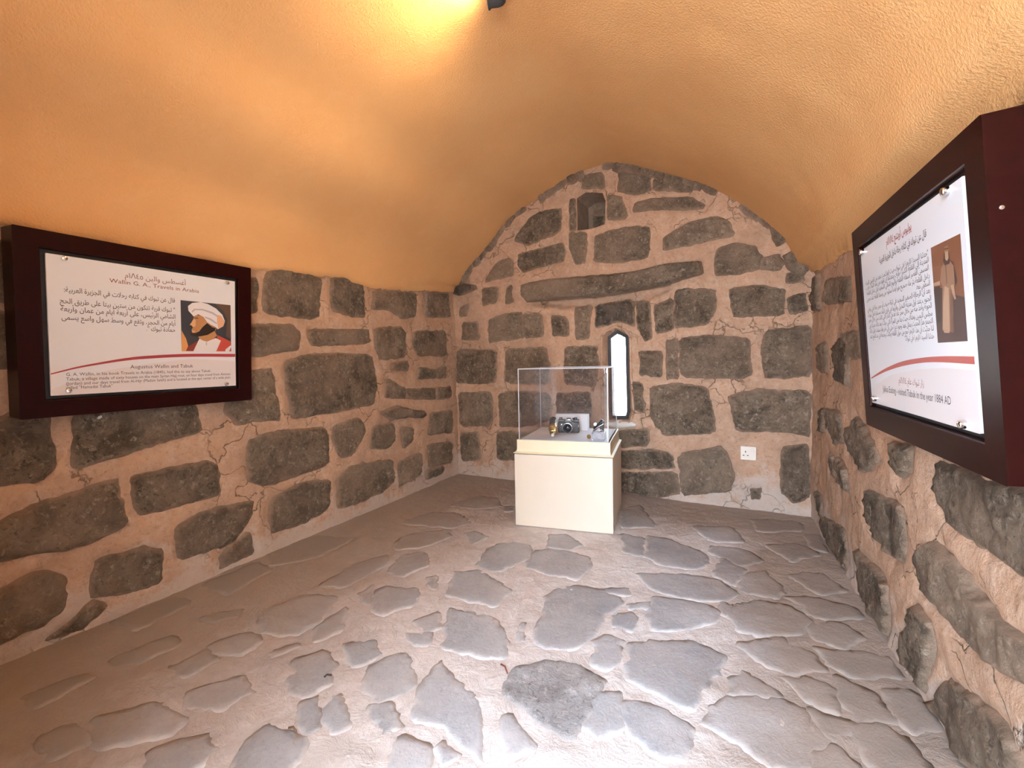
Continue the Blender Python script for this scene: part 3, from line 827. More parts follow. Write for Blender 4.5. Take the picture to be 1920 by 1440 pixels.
piece('lime_splash', LEFT, [LEFT.uv(*k) for k in ((176, 786), (180, 779), (192, 775), (197, 778), (190, 786), (181, 790))], M['paint_white'], wall_left, proud=.020, rough=.002, jit=.003, round_w=.006, step=.01, seed=8.8, grow=0)

# ------------------------------------------------------------------ stones of the right wall
for i, p in enumerate(RZ):
    q = [RIGHT.uv(*k) for k in p]; q = [(u, max(v, .012)) for u, v in q]
    piece('stone', RIGHT, q, M['stone'], wall_right, proud=random.uniform(.005, .014), rough=.006, seed=i * 1.9 + 140,
          tilt=(random.uniform(-.03, .03), random.uniform(-.03, .03)))

# ------------------------------------------------------------------ flagstones
for i, p in enumerate(F4 + F5 + FL):
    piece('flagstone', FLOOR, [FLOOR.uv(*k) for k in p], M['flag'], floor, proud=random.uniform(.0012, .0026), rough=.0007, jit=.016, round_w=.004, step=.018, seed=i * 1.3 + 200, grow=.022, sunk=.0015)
piece('flagstone', FLOOR, [FLOOR.uv(*k) for k in rough_flag[0]], M['flag_rough'], floor, proud=.004, rough=.004, jit=.016, round_w=.012, step=.016, seed=301, sunk=.002)

# ------------------------------------------------------------------ lettering
AR = {'ا': 'FE8D2', 'أ': 'FE832', 'إ': 'FE872', 'آ': 'FE812', 'ب': 'FE8F4', 'ة': 'FE932', 'ت': 'FE954', 'ث': 'FE994', 'ج': 'FE9D4', 'ح': 'FEA14',
      'خ': 'FEA54', 'د': 'FEA92', 'ذ': 'FEAB2', 'ر': 'FEAD2', 'ز': 'FEAF2', 'س': 'FEB14', 'ش': 'FEB54', 'ص': 'FEB94', 'ض': 'FEBD4', 'ط': 'FEC14',
      'ظ': 'FEC54', 'ع': 'FEC94', 'غ': 'FECD4', 'ف': 'FED14', 'ق': 'FED54', 'ك': 'FED94', 'ل': 'FEDD4', 'م': 'FEE14', 'ن': 'FEE54', 'ه': 'FEE94',
      'و': 'FEED2', 'ى': 'FEEF2', 'ي': 'FEF14', 'ئ': 'FE894', 'ء': 'FE801', 'ؤ': 'FE852'}
LAM = {'ا': 0xFEFB, 'أ': 0xFEF7, 'إ': 0xFEF9, 'آ': 0xFEF5}
def arabic(txt):
    """joined letter forms in visual (left to right) order"""
    out = []; n = len(txt); i = 0
    def links_on(c): return c in AR and AR[c][4] == '4'
    prev = False
    while i < n:
        c = txt[i]
        if c == 'ل' and i + 1 < n and txt[i + 1] in LAM:
            out.append(chr(LAM[txt[i + 1]] + (1 if prev else 0))); prev = False; i += 2; continue
        if c in AR:
            base = int(AR[c][:4], 16); cnt = AR[c][4]; nx = i + 1 < n and txt[i + 1] in AR and txt[i + 1] != 'ء'
            if cnt == '4': k = (3 if nx else 1) if prev else (2 if nx else 0); prev = nx
            elif cnt == '2': k = 1 if prev else 0; prev = False
            else: k = 0; prev = False
            out.append(chr(base + k))
        else: out.append(c); prev = False
        i += 1
    # reverse, but keep runs of digits in reading order
    res = []; j = 0; out = out[::-1]
    while j < len(out):
        k = j
        while k < len(out) and ('0' <= out[k] <= '9' or '\u0660' <= out[k] <= '\u0669'): k += 1
        if k > j: res += out[j:k][::-1]; j = k
        else: res.append({'(': ')', ')': '('}.get(out[j], out[j])); j += 1
    return ''.join(res).replace('\u0668', '\u039B')       # the same two-stroke sign
def lettering(txt, u0, u1, v, h, mat, parent, z, ar=False, bold=0.):
    """a printed line from u0 to u1, resting on v, with letters about h tall"""
    cu = bpy.data.curves.new('lettering', 'FONT'); cu.body = arabic(txt) if ar else txt; cu.resolution_u = 2; cu.size = 1; cu.offset = bold; cu.fill_mode = 'FRONT'
    tmp = bpy.data.objects.new('lettering', cu); COL.objects.link(tmp)
    dg = bpy.context.evaluated_depsgraph_get(); dg.update()
    me = bpy.data.meshes.new_from_object(tmp.evaluated_get(dg)); COL.objects.unlink(tmp); bpy.data.objects.remove(tmp)
    xs = [q.co.x for q in me.vertices]; x0, x1 = min(xs), max(xs); sx = (u1 - u0) / (x1 - x0)
    for q in me.vertices: q.co = (u0 + (q.co.x - x0) * sx, v + q.co.y * h, z)
    me.materials.clear()
    return link('lettering', me, mat, parent)

# ------------------------------------------------------------------ the two wall boards
def homography(src):
    """maps crop points of a plate's picture to (0..1, 0..1) on the plate; src = TL, TR, BR, BL"""
    dst = [(0, 1), (1, 1), (1, 0), (0, 0)]; A = []
    for (x, y), (u, v) in zip(src, dst): A += [[x, y, 1, 0, 0, 0, -u * x, -u * y, u], [0, 0, 0, x, y, 1, -v * x, -v * y, v]]
    n = 8
    for i in range(n):
        p = max(range(i, n), key=lambda r: abs(A[r][i])); A[i], A[p] = A[p], A[i]
        A[i] = [a / A[i][i] for a in A[i]]
        for r in range(n):
            if r != i: A[r] = [a - A[r][i] * b for a, b in zip(A[r], A[i])]
    h = [A[i][8] for i in range(8)] + [1]
    def f(x, y):
        w = h[6] * x + h[7] * y + 1; return (h[0] * x + h[1] * y + h[2]) / w, (h[3] * x + h[4] * y + h[5]) / w
    return f
def board(BLc, BRc, TLc, name, label, thick, pw, ph, off=(0, 0)):
    """BLc.. = front corners as seen; returns root and plate with plate-local metres"""
    U = (BRc - BLc); w = U.length; U = U / w; Vv = TLc - BLc; Vv = (Vv - U * Vv.dot(U)); h = Vv.length; Vv = Vv / h; Nn = U.cross(Vv)
    c = BLc + U * w / 2 + Vv * h / 2
    mw = Matrix(((U.x, Vv.x, Nn.x, c.x), (U.y, Vv.y, Nn.y, c.y), (U.z, Vv.z, Nn.z, c.z), (0, 0, 0, 1)))
    root = tag(empty(name, mw), label, 'display board')
    gx, gy = pw / 2 + .013, ph / 2 + .013; ox, oy = off
    X = [-w / 2, ox - gx, ox + gx, w / 2]; Y = [-h / 2, oy - gy, oy + gy, h / 2]; rec = .016
    mb = MB(); vs = []; fs = []
    def quad(a, b, c_, d): n = len(vs); vs.extend([a, b, c_, d]); fs.append((n, n + 1, n + 2, n + 3))
    for i in range(3):
        for j in range(3):
            if i == 1 and j == 1: continue
            quad((X[i], Y[j], 0), (X[i + 1], Y[j], 0), (X[i + 1], Y[j + 1], 0), (X[i], Y[j + 1], 0))
    quad((X[1], Y[1], 0), (X[1], Y[1], -rec), (X[2], Y[1], -rec), (X[2], Y[1], 0)); quad((X[2], Y[2], 0), (X[2], Y[2], -rec), (X[1], Y[2], -rec), (X[1], Y[2], 0))
    quad((X[1], Y[2], 0), (X[1], Y[2], -rec), (X[1], Y[1], -rec), (X[1], Y[1], 0)); quad((X[2], Y[1], 0), (X[2], Y[1], -rec), (X[2], Y[2], -rec), (X[2], Y[2], 0))
    a, b, t = w / 2, h / 2, -thick
    quad((-a, -b, 0), (-a, -b, t), (a, -b, t), (a, -b, 0)); quad((a, b, 0), (a, b, t), (-a, b, t), (-a, b, 0)); quad((-a, b, 0), (-a, b, t), (-a, -b, t), (-a, -b, 0)); quad((a, -b, 0), (a, -b, t), (a, b, t), (a, b, 0))
    quad((-a, -b, t), (-a, b, t), (a, b, t), (a, -b, t))
    fr = mesh('board_box', [V3(v) for v in vs], [f[::-1] for f in fs] if False else fs, M['wood'], root)
    bm = bmesh.new(); bm.from_mesh(fr.data); bmesh.ops.remove_doubles(bm, verts=bm.verts, dist=1e-5); bmesh.ops.recalc_face_normals(bm, faces=bm.faces); bm.to_mesh(fr.data); bm.free()
    bev(fr, .004, 2)
    MB().box((ox, oy, -rec + .001), (2 * gx - .001, 2 * gy - .001, .002)).build('recess_lining', M['black'], root)
    pl = MB().box((ox, oy, -.006), (pw, ph, .008)).build('plate', M['plate'], root); bev(pl, .0012, 1)
    return root, pl, (ox - pw / 2, oy - ph / 2)
def screw(parent, x, y):
    b = MB(); b.lathe([(.0085, -.003), (.0085, .006), (.0075, .009), (.004, .0105), (.0005, .0108)], (x, y, 0), (0, 0, 1), 18)
    autosmooth(b.build('screw', M['chrome'], parent))
def lines(pl, H, o, pw, ph, rows, z):
    for txt, a, b, hh, mt, ar, bold in rows:
        (u0, v0), (u1, v1) = H(*a), H(*b)
        lettering(txt, o[0] + u0 * pw, o[0] + u1 * pw, o[1] + (v0 + v1) / 2 * ph, hh, M[mt], pl, z, ar, bold)

# left board
pw, ph = .655, .492
rootL, plL, oL = board(V3((-2.152, .625, .838)), V3((-2.152, 1.437, .838)), V3((-2.110, .625, 1.479)), 'display_board',
    'maroon board with portrait of a man in a white turban', .09, pw, ph, (.001, .000))
H = homography([(345, 303), (1755, 520), (1768, 1303), (393, 1372)])
P = lambda x, y: (oL[0] + H(x, y)[0] * pw, oL[1] + H(x, y)[1] * ph)
for s_ in ((482, 347), (1692, 531), (520, 1332), (1693, 1290)): screw(rootL, *P(*s_))
zt = -.0017
lines(plL, H, oL, pw, ph, [
 ('أغسطس والين ١٨٤٥م', (935, 492), (1388, 545), .027, 'ink_maroon', True, 0),
 ('Wallin G. A., Travels in Arabia', (820, 528), (1487, 603), .022, 'ink_maroon', False, 0),
 ('قال عن تبوك في كتابه رحلات في الجزيرة العربية:', (485, 602), (1308, 672), .0255, 'ink', True, .004),
 ('" تبوك قرية تتكون من ستين بيتا على طريق الحج', (455, 688), (1308, 740), .0255, 'ink', True, .004),
 ('الشامي الرئيس، على أربعة أيام من عمان وأربعة', (460, 742), (1312, 795), .0255, 'ink', True, .004),
 ('أيام من الحجر، وتقع في وسط سهل واسع يسمى', (468, 805), (1313, 848), .0255, 'ink', True, .004),
 ('حمادة تبوك ".', (1098, 890), (1312, 895), .0255, 'ink', True, .004),
 ('Augustus Wallin and Tabuk', (980, 1172), (1447, 1164), .021, 'ink', False, 0),
 ('G. A. Wallin, in his book Travels in Arabia (1845), had this to say about Tabuk:', (505, 1225), (1580, 1199), .0165, 'ink', False, 0),
 ('Tabuk, a village made of sixty houses on the main Syrian Hajj rout, on four days travel from Amman', (505, 1258), (1725, 1225), .0165, 'ink', False, 0),
 ('(Jordan) and our days travel from Al-Hijr (Madain Saleh) and is located at the epic center of a wide plain', (505, 1292), (1725, 1250), .0165, 'ink', False, 0),
 ('called "Hamadat Tabuk"', (505, 1322), (848, 1311), .0165, 'ink', False, 0),
], zt)
def band(pl, up, dn, mat, P, z):
    up = [P(*p) for p in up]; dn = [P(*p) for p in dn]
    up = catmull(up, 6); dn = catmull(dn, 6); vs = [(x, y, z) for x, y in up] + [(x, y, z) for x, y in dn]; n = len(up)
    mesh('curved_band', vs, [(i + n, i + n + 1, i + 1, i) for i in range(n - 1)], mat, pl)
up = [(391, 1204), (580, 1156), (760, 1122), (930, 1094), (1100, 1076), (1400, 1063), (1761, 1065)]
band(plL, up, [(x, y + 9 + 13 * min(1, (x - 390) / 700)) for x, y in up], M['swoosh'], P, zt)
# faint tinted foot of the plate
tint = [P(*p) for p in ((393, 1372), (1768, 1303), (1764, 1120), (1450, 1100), (1150, 1130), (830, 1180), (600, 1240), (392, 1330))]
MB().flat(tint, -.0019).build('tinted_foot', M['tint'], plL)
# plain stand-in for the printed portrait: flat shapes in the picture's colours
def pic_mats(cols): return [plain('print_%s' % k, c, .45) for k, c in cols]
PC = pic_mats([('slate', (.035, .036, .045)), ('brown', (.10, .055, .035)), ('glow', (.62, .27, .09)), ('white', (.80, .78, .80)), ('shade', (.50, .46, .50)), ('peach', (.72, .40, .24)),
               ('skin', (.42, .20, .08)), ('beard', (.020, .010, .008)), ('red', (.42, .055, .035)), ('dark_red', (.20, .03, .02)), ('light_skin', (.62, .36, .19))])
Q = lambda pts: [P((320 + x * .09722) * 4, ((540 + y * .09722) - 400) * 4) for x, y in pts]
mb = MB(); e = 1e-5; z0 = zt
mb.flat(Q([(178, 255), (1138, 355), (1160, 1250), (207, 1240)]), z0, 0)
mb.flat(Q([(850, 330), (1138, 357), (1155, 1000), (1050, 960), (1080, 640), (1000, 470)]), z0 + .0001, 1)
mb.flat(Q([(203, 840), (290, 1000), (330, 1140), (290, 1238), (207, 1238)]), z0 + .0001, 2)
mb.flat(Q([(290, 1240), (330, 1150), (520, 1040), (560, 1050), (440, 1242)]), z0 + .0002, 9)
mb.flat(Q([(880, 930), (1000, 985), (1150, 1060), (1158, 1248), (860, 1248), (900, 1080)]), z0 + .0002, 8)
mb.flat(Q([(1050, 1210), (1150, 1130), (1158, 1160), (1120, 1249), (1045, 1249)]), z0 + .0003, 3)
mb.flat(Q([(520, 960), (830, 840), (880, 940), (780, 1040), (680, 1060), (560, 1020)]), z0 + .0003, 6)
mb.flat(Q([(545, 1000), (620, 1040), (690, 1060), (860, 990), (960, 1040), (870, 1246), (430, 1243)]), z0 + .0004, 3)
mb.flat(Q([(670, 1070), (690, 1070), (692, 1130), (672, 1130)]), z0 + .0005, 4)
mb.flat(Q([(440, 540), (640, 560), (780, 720), (880, 800), (850, 850), (700, 920), (520, 960), (400, 880), (395, 820), (420, 780), (390, 745), (355, 735), (400, 670), (430, 610)]), z0 + .0005, 6)
mb.flat(Q([(430, 620), (470, 640), (470, 760), (420, 775), (390, 742), (360, 732), (402, 668)]), z0 + .0006, 10)
mb.flat(Q([(600, 780), (690, 700), (790, 780), (860, 800), (840, 850), (700, 930), (500, 965), (380, 940), (370, 890), (470, 890), (540, 860)]), z0 + .0006, 7)
mb.flat(Q([(400, 840), (455, 850), (450, 880), (405, 872)]), z0 + .0007, 10)
mb.flat(Q([(440, 590), (520, 600), (520, 615), (450, 606)]), z0 + .0007, 7)
mb.flat(Q([(430, 570), (330, 460), (320, 370), (400, 310), (560, 295), (700, 330), (860, 420), (980, 540), (1030, 660), (1000, 760), (900, 820), (860, 780), (760, 730), (690, 680), (620, 580), (520, 530)]), z0 + .0007, 3)
mb.flat(Q([(880, 540), (960, 560), (1030, 680), (1000, 765), (905, 815), (880, 680)]), z0 + .0008, 5)
mb.flat(Q([(390, 470), (440, 420), (600, 425), (800, 490), (900, 560), (895, 590), (780, 520), (600, 455), (460, 450), (400, 500)]), z0 + .0008, 4)
mb.flat(Q([(640, 570), (760, 610), (880, 700), (870, 720), (740, 640), (650, 600)]), z0 + .0008, 4)
mb.build('portrait_print', PC, plL)

# right board
rootR, plR, oR = board(V3((.388, 1.855, .770)), V3((.416, 1.055, .770)), V3((.339, 1.855, 1.400)), 'display_board',
    'maroon board with sepia portrait of a standing robed figure', .09, .648, .478, (-.006, .002))
pw, ph = .648, .478
H = homography([(1613.9, 473.7), (1811.6, 331.5), (1837.8, 810.6), (1630.9, 759)])
P = lambda x, y: (oR[0] + H(x, y)[0] * pw, oR[1] + H(x, y)[1] * ph)
for s_ in ((1560 + 440 * .5135, 180 + 348 * .5135), (1560 + 118 * .5135, 180 + 574 * .5135), (1560 + 155 * .5135, 180 + 1112 * .5135), (1560 + 487 * .5135, 180 + 1196 * .5135)): screw(rootR, *P(*s_))
T = lambda x, y: (1600 + x * .18054, 400 + y * .18054)
K = lambda x, y: (1600 + x * .13193, 640 + y * .13193)
rows = [('يوليوس أويتنج ١٨٨٤م', T(360, 330), T(632, 195), .027, 'ink_red', True, .01),
        ('قال عن تبوك في كتابه رحلة داخل الجزيرة العربية', T(282, 520), T(790, 260), .023, 'ink', True, .01)]
body = [('"حدثنا السيدة الزهرة في تبوك حيث إنها تحت عدد من العيون المياه', (130, 765), (805, 440)),
 ('المدينة إلى القلعة الكبيرة طرف وعددها أن تقود من بعد النبات قرب', (133, 812), (808, 515)),
 ('المسمى القصر أسفله القلعة واليوم الحالي السعيد قبل داخل القلعة', (140, 862), (808, 602)),
 ('داخل القلعة بئر ماء صحيح هو أيضا مملوء من وسط القلعة عند حصن', (140, 930), (815, 682)),
 ('السطحي معه.', (670, 800), (818, 752)),
 ('بعد أن الرحالة الصغير السعيد في ليلة صيف أو حجر رحلة في وادي', (145, 1030), (820, 842)),
 ('الجنوب عند أول مدينة النخيل وقربها في قرى البلد مستقرا أهل تبوك', (150, 1092), (828, 915)),
 ('الحوية وأخذ منه من خلال حجر عاد فدخل الدار التي كانت من خلال حجر', (155, 1147), (832, 985)),
 ('مجلس اليمين وهناك حيث بدا من المرأة التي حكت بعد ذلك حديثا عن', (160, 1203), (838, 1072)),
 ('التجمع هذا الحديث يمثل عهد وجود ديرة حتى في آخر وقد سبقت قبل ذلك', (165, 1262), (842, 1143)),
 ('لنا حديث أن هذه الزهرة مع من حول القلعة وكانت وحدها في حد الحج عند', (168, 1313), (848, 1226)),
 ('حدثنا السيدة الزهرة في تبوك"', (540, 1335), (850, 1302))]
rows += [(t_, T(*a), T(*b), .0175, 'ink', True, 0) for t_, a, b in body]
rows += [('زار تبوك عام ١٨٨٤م', K(635, 612), K(1000, 648), .023, 'ink_maroon', True, 0),
         ('Julius Euting - visited Tabuk in the year 1884 AD', K(400, 735), K(1390, 905), .026, 'ink', False, 0)]
lines(plR, H, oR, pw, ph, rows, zt)
PK = lambda x, y: P(*K(x, y))
band(plR, [(230, 548), (340, 470), (480, 390), (700, 300), (1000, 240), (1300, 213), (1738, 205)], [(235, 562), (360, 495), (480, 440), (700, 368), (1000, 312), (1300, 300), (1742, 316)], M['swoosh2'], PK, zt)
tint = [PK(*p) for p in ((245, 895), (1800, 1300), (1760, 400), (1300, 380), (900, 410), (500, 510), (240, 700))]
MB().flat(tint, -.0019).build('tinted_foot', M['tint'], plR)
SC = pic_mats([('sepia_mid', (.17, .065, .03)), ('sepia_dark', (.06, .026, .02)), ('sepia_robe', (.25, .14, .085)), ('sepia_light', (.40, .26, .17)), ('sepia_black', (.04, .018, .012)), ('sepia_fold', (.15, .075, .045))])
Q = lambda pts: [P(1740 + x * .16667, 420 + y * .16667) for x, y in pts]
mb = MB()
mb.flat(Q([(62, 275), (403, 110), (463, 1312), (123, 1340)]), zt, 0)
mb.flat(Q([(88, 740), (190, 720), (340, 800), (438, 820), (463, 1312), (123, 1340)]), zt + .0001, 1)
mb.flat(Q([(88, 670), (160, 645), (162, 690), (90, 705)]), zt + .0002, 3)
mb.flat(Q([(98, 720), (160, 700), (170, 1110), (112, 1120)]), zt + .0002, 4)
mb.flat(Q([(270, 400), (320, 430), (360, 640), (340, 700), (300, 560)]), zt + .0002, 1)
mb.flat(Q([(215, 440), (240, 420), (285, 420), (320, 470), (330, 640), (330, 690), (300, 700), (310, 1000), (300, 1220), (180, 1195), (185, 900), (190, 700), (165, 650), (180, 500)]), zt + .0003, 2)
mb.flat(Q([(215, 700), (260, 720), (265, 1205), (185, 1190), (195, 900)]), zt + .0004, 3)
mb.flat(Q([(225, 460), (238, 450), (250, 660), (235, 690)]), zt + .0004, 5)
mb.flat(Q([(275, 740), (300, 720), (312, 1210), (270, 1215)]), zt + .0004, 5)
mb.flat(Q([(285, 690), (320, 680), (335, 800), (345, 840), (325, 850), (300, 770)]), zt + .0005, 3)
mb.flat(Q([(215, 330), (275, 320), (285, 420), (275, 450), (222, 470), (205, 420)]), zt + .0005, 1)
mb.flat(Q([(226, 315), (265, 310), (268, 385), (250, 420), (230, 400)]), zt + .0006, 3)
mb.flat(Q([(222, 260), (265, 240), (275, 290), (265, 310), (225, 315)]), zt + .0007, 2)
mb.flat(Q([(222, 282), (272, 270), (273, 282), (223, 294)]), zt + .0008, 4)
mb.flat(Q([(190, 1195), (262, 1205), (262, 1225), (205, 1225)]), zt + .0006, 3)
mb.build('portrait_print', SC, plR)
# small screw heads in the near side and lower rim of the right board
b = MB(); b.lathe([(.004, 0), (.0035, .0015), (.0005, .002)], (.40, .155, -.017), (1, 0, 0), 12); b.build('screw_head', M['silver'], rootR)

# ------------------------------------------------------------------ pedestal and case
ang = math.atan2(.084, .583)
PM = Matrix.Translation(V3((-.955, 2.772, 0))) @ Matrix.Rotation(ang, 4, 'Z')
fl = .004
ped = tag(empty('display_pedestal', PM), 'cream painted box pedestal carrying the clear display case', 'pedestal')
bev(MB().box((0, 0, .219 + fl), (.586, .575, .438)).build('body', M['cream'], ped), .003, 2)
MB().box((0, 0, .4405 + fl), (.562, .55, .005)).build('shadow_spacer', M['black'], ped)  # support painted black to draw the shadow line under the tray
# tray: hollow rim whose foot flares out
def ring_tray():
    prof = [(.298, .443), (.298, .447), (.283, .452), (.279, .470), (.279, .524), (.271, .524), (.271, .500)]
    vs = []; fs = []
    for r, z in prof: vs += [(-r, -r * .985, z + fl), (r, -r * .985, z + fl), (r, r * .985, z + fl), (-r, r * .985, z + fl)]
    for i in range(len(prof) - 1):
        for k in range(4): fs.append((i * 4 + k, i * 4 + (k + 1) % 4, (i + 1) * 4 + (k + 1) % 4, (i + 1) * 4 + k))
    n = (len(prof) - 1) * 4; fs.append((n, n + 1, n + 2, n + 3)); fs.append((3, 2, 1, 0))
    return mesh('tray', vs, fs, M['cream2'], ped)
bev(ring_tray(), .002, 2)
case = tag(empty('display_case', PM @ Matrix.Translation(V3((0, 0, .500 + fl)))), 'clear acrylic cover standing on the cream pedestal', 'display case')
hw, hd, hh = .266, .262, .452; th = .005
MB().box((0, 0, .013), (2 * hw - .012, 2 * hd - .012, .022)).build('base_board', M['white_board'], case)
for nm, c, d in (('pane', (0, -hd, hh / 2 + .002), (2 * hw, th, hh)), ('pane', (0, hd, hh / 2 + .002), (2 * hw, th, hh)),
                 ('pane', (-hw, 0, hh / 2 + .002), (th, 2 * hd, hh)), ('pane', (hw, 0, hh / 2 + .002), (th, 2 * hd, hh)), ('top_pane', (0, 0, hh), (2 * hw + th, 2 * hd + th, th))):
    x, y, z = c; a, b_, c_ = (k / 2 for k in d)
    if a < b_ and a < c_: q = [(x, y - b_, z - c_), (x, y + b_, z - c_), (x, y + b_, z + c_), (x, y - b_, z + c_)]
    elif b_ < c_ : q = [(x - a, y, z - c_), (x + a, y, z - c_), (x + a, y, z + c_), (x - a, y, z + c_)]
    else: q = [(x - a, y - b_, z), (x + a, y - b_, z), (x + a, y + b_, z), (x - a, y + b_, z)]
    mesh(nm, q, [(0, 1, 2, 3)], M['acrylic'], case)
for sx in (-1, 1):
    for sy in (-1, 1): MB().box((sx * hw, sy * hd, hh / 2 + .002), (.0045, .0045, hh)).build('corner_joint', M['acrylic_edge'], case)
for sy in (-1, 1): MB().box((0, sy * hd, hh), (2 * hw, .004, .005)).build('top_joint', M['acrylic_edge'], case)
for sx in (-1, 1): MB().box((sx * hw, 0, hh), (.004, 2 * hd, .005)).build('top_joint', M['acrylic_edge'], case)
CZ = .500 + fl + .024                              # level of the board inside the case

# white block behind the camera
def place(x, y, z, rz): return Matrix.Translation(V3((x, y, z))) @ Matrix.Rotation(rz, 4, 'Z')
blk = tag(MB().box((0, 0, .054), (.222, .06, .108)).build('backdrop_block', M['white_board']), 'plain white block standing behind the black camera', 'block')
blk.matrix_world = place(-1.005, 2.955, CZ, ang); bev(blk, .002)
# film camera
CM = place(-.985, 2.822, CZ, ang + .10)
fc = tag(empty('film_camera', CM), 'old black film camera with a round lens in the case', 'camera')
bev(MB().box((0, 0, .037), (.138, .034, .074)).build('body', M['cam_black'], fc), .008, 3)
bev(MB().box((-.045, 0, .080), (.044, .032, .016)).build('top_cover', M['cam_metal'], fc), .003)
bev(MB().box((.048, 0, .080), (.038, .032, .016)).build('top_cover', M['cam_metal'], fc), .003)
pr = MB(); pr.add([(-.028, -.020, .070), (.028, -.020, .070), (.028, .017, .070), (-.028, .017, .070), (-.014, -.019, .096), (.014, -.019, .096), (.014, .014, .096), (-.014, .014, .096)],
       [(0, 3, 2, 1), (4, 5, 6, 7), (0, 1, 5, 4), (1, 2, 6, 5), (2, 3, 7, 6), (3, 0, 4, 7)])
bev(pr.build('prism_housing', M['cam_metal'], fc), .003)
lz = .037; lx = -.004
b = MB(); b.lathe([(.033, 0), (.033, .012), (.029, .013), (.029, .026), (.031, .027), (.031, .040), (.026, .042), (.024, .036), (.018, .030)], (lx, -.014, lz), (0, -1, 0), 32); lens = autosmooth(b.build('lens', M['cam_metal'], fc))
b = MB(); b.lathe([(.0318, .0402), (.0318, .0424), (.0298, .0427), (.0298, .0402)], (lx, -.014, lz), (0, -1, 0), 32, cap=False); b.build('silver_ring', M['silver'], lens)
b = MB(); b.lathe([(.018, .031), (.012, .035), (.001, .037)], (lx, -.014, lz), (0, -1, 0), 24); b.build('front_glass', M['lens'], lens, True)
for x, r, h_ in ((-.052, .011, .012), (.046, .010, .014), (.030, .006, .010)):
    b = MB(); b.lathe([(r, 0), (r, h_ * .8), (r * .85, h_)], (x, 0, .087), (0, 0, 1), 18); autosmooth(b.build('dial', M['cam_metal'], fc))
b = MB(); b.tube([(.060, -.016, .060), (.066, -.022, .050), (.060, -.021, .036)], .003, 8); b.build('self_timer_lever', M['silver'], fc, True)
b = MB(); b.lathe([(.004, 0), (.004, .004)], (-.045, -.016, .055), (0, -1, 0), 12); b.build('flash_port', M['silver'], fc)
b = MB(); b.box((.004, -.021, .088), (.016, .002, .003)); b.build('name_strip', M['silver'], fc)
# dark barrel with a brass nose
T0 = V3((-1.004, 2.575, CZ + .021)); T1 = V3((-1.066, 2.755, CZ + .100)); ax = (T1 - T0)
lamp = tag(bpy.data.objects.new('hand_torch', None), 'dark barrel with stepped brass nose beside the camera', 'torch'); COL.objects.link(lamp); lamp.location = V3((-1.03, 2.66, CZ))
def tp(name, prof, mat, seg=24):
    b = MB(); b.lathe(prof, T0 - lamp.location, ax, seg); return autosmooth(b.build(name, M[mat], lamp), 30)
tp('nose', [(.008, -.004), (.013, .0), (.014, .020), (.019, .024), (.019, .045), (.022, .048), (.022, .060), (.026, .064), (.028, .075), (.028, .090), (.025, .094)], 'brass')
tp('lens_tip', [(.009, -.007), (.010, -.003)], 'paint_white')
tp('barrel', [(.0245, .092), (.0245, .175), (.023, .185), (.017, .192), (.008, .195)], 'bakelite')
b = MB(); d_ = T1 - lamp.location
b.box((d_.x + .012, d_.y - .035, .029), (.030, .012, .058))
b.build('rest', M['acrylic_edge'], lamp)
# clear block with a small instrument
cb = tag(MB().box((0, 0, .024), (.076, .06, .048)).build('acrylic_block', [glass_mat('frosted_block', (.95, .95, .96), 1.45, .30)]), 'small frosted clear block in the right front of the case', 'block')
cb.matrix_world = place(-.727, 2.612, CZ + .001, ang); bev(cb, .002)
im = place(-.727, 2.612, CZ + .051, ang)
ins = tag(empty('measuring_instrument', im), 'small black and silver instrument lying on the clear block', 'instrument')
b = MB(); b.lathe([(.009, 0), (.011, .004), (.011, .062), (.013, .064), (.013, .074), (.008, .076)], (-.026, 0, .012), V3((.052, 0, .05)), 18); autosmooth(b.build('barrel', M['cam_metal'], ins))
b = MB(); b.tube([(-.030, -.014, .006), (.0, -.016, .030), (.026, -.014, .044), (.034, -.012, .062)], .0035, 8); b.build('arm', M['silver'], ins, True)
b = MB(); b.tube([(-.028, -.016, .003), (-.010, -.018, .012), (.004, -.018, .003), (.018, -.018, .013), (.030, -.018, .003)], .003, 8); b.build('spring_foot', M['silver'], ins, True)
b = MB(); b.lathe([(.009, 0), (.009, .004)], (-.018, -.012, .044), (0, -1, 0), 18); b.build('dial', M['silver'], ins)
b = MB(); b.box((.020, 0, .020), (.022, .022, .040)); bev(b.build('housing', M['cam_black'], ins), .003)
co = MB(); co.lathe([(.0135, -.0015), (.0135, .0015)], (0, 0, .0132), (-.35, -1, -.12), 24)
coin = tag(co.build('brass_disc', M['brass']), 'small brass disc propped beside the frosted clear block', 'disc'); coin.matrix_world = place(-.790, 2.625, CZ + .0005, ang)

# ------------------------------------------------------------------ socket
def socket():
    u0, v0 = BACK.uv(1388, 862); u1, v1 = BACK.uv(1418.5, 836); cu, cv = (u0 + u1) / 2, (v0 + v1) / 2; r = BACK.relief(cu, cv)
    c = BACK.at(cu, cv, r - .004); U, Nn = BACK.u, BACK.n
    mw = Matrix(((U.x, 0, Nn.x, c.x), (U.y, 0, Nn.y, c.y), (U.z, 1, Nn.z, c.z), (0, 0, 0, 1)))
    so_ = tag(empty('power_socket', mw), 'beige switched wall socket low on the back wall', 'socket')
    bev(MB().box((0, 0, .012), (.092, .090, .030)).build('face_plate', M['socket'], so_), .004, 3)
    bev(MB().box((.026, .022, .028), (.014, .026, .006)).build('switch', M['socket'], so_), .002)
    for x, y, a, b_ in ((-.016, .010, .005, .011), (-.027, -.014, .010, .005), (-.003, -.014, .010, .005)):
        MB().box((x, y, .0268), (a, b_, .001)).build('pin_slot', M['black'], so_)
socket()

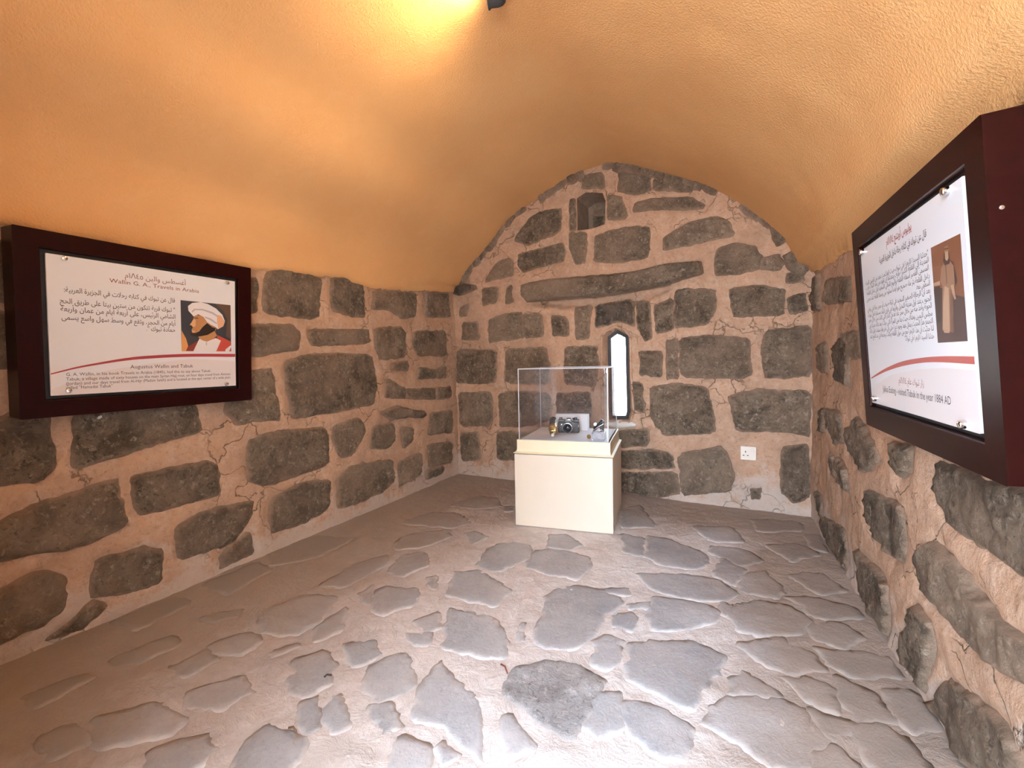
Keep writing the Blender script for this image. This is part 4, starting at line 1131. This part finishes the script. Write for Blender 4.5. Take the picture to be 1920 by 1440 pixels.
# ------------------------------------------------------------------ ceiling spotlight
LC = V3((-.802, 1.555, 2.352))
sp = tag(bpy.data.objects.new('ceiling_spotlight', None), 'small black spotlight fixed to the orange vault', 'lamp'); COL.objects.link(sp); sp.location = LC
dirL = V3((-.93, -.34, .02)).normalized()
b = MB(); b.lathe([(.005, -.036), (.018, -.033), (.027, -.022), (.031, -.006), (.032, .022), (.037, .027), (.037, .031), (.031, .031), (.028, .008), (.010, -.015)], (0, 0, 0), dirL, 28); autosmooth(b.build('head', M['iron'], sp), 50)
b = MB(); b.lathe([(.027, .010), (.026, .020), (.017, .027), (.002, .030)], (0, 0, 0), dirL, 24); b.build('bulb', M['bulb'], sp, True)
b = MB(); b.tube([(0, 0, .035), (0, .0, .075)], .008, 10); b.build('stem', M['iron'], sp)
b = MB(); b.lathe([(.040, .0), (.040, .012), (.030, .02)], (0, 0, .062), (0, 0, 1), 24); b.build('ceiling_plate', M['iron'], sp)
ld = bpy.data.lights.new('spot_beam', 'SPOT'); ld.energy = 26; ld.color = (1, .74, .40); ld.spot_size = math.radians(172); ld.spot_blend = 1.0; ld.shadow_soft_size = .03
lo = bpy.data.objects.new('spot_beam', ld); COL.objects.link(lo); lo.parent = sp; lo.location = dirL * .055
lo.rotation_euler = dirL.to_track_quat('-Z', 'Y').to_euler()

# ------------------------------------------------------------------ crumbs on the floor
def twig(px, l, a, mat, label):
    x, y = FLOOR.uv(*px); z = FLOOR.relief(x, y) + .006
    b = MB(); b.tube([(-l / 2, 0, 0), (-l * .1, .004, .003), (l / 2, -.003, .001)], .0028, 6)
    o = b.build('twig', mat, None, True); o.matrix_world = place(x, y, z, a); tag(o, label, 'twig')
twig((946, 1257), .05, -.6, plain('red_twig', (.16, .04, .03), .7), 'thin reddish twig on the pale rough floor')
twig((615, 1270), .022, .9, plain('dark_twig', (.02, .015, .01), .7), 'tiny black scrap on the grey flagstone left of centre')
twig((549, 1371), .03, .1, plain('brown_twig', (.12, .07, .04), .7), 'short brown twig near the lower left floor')
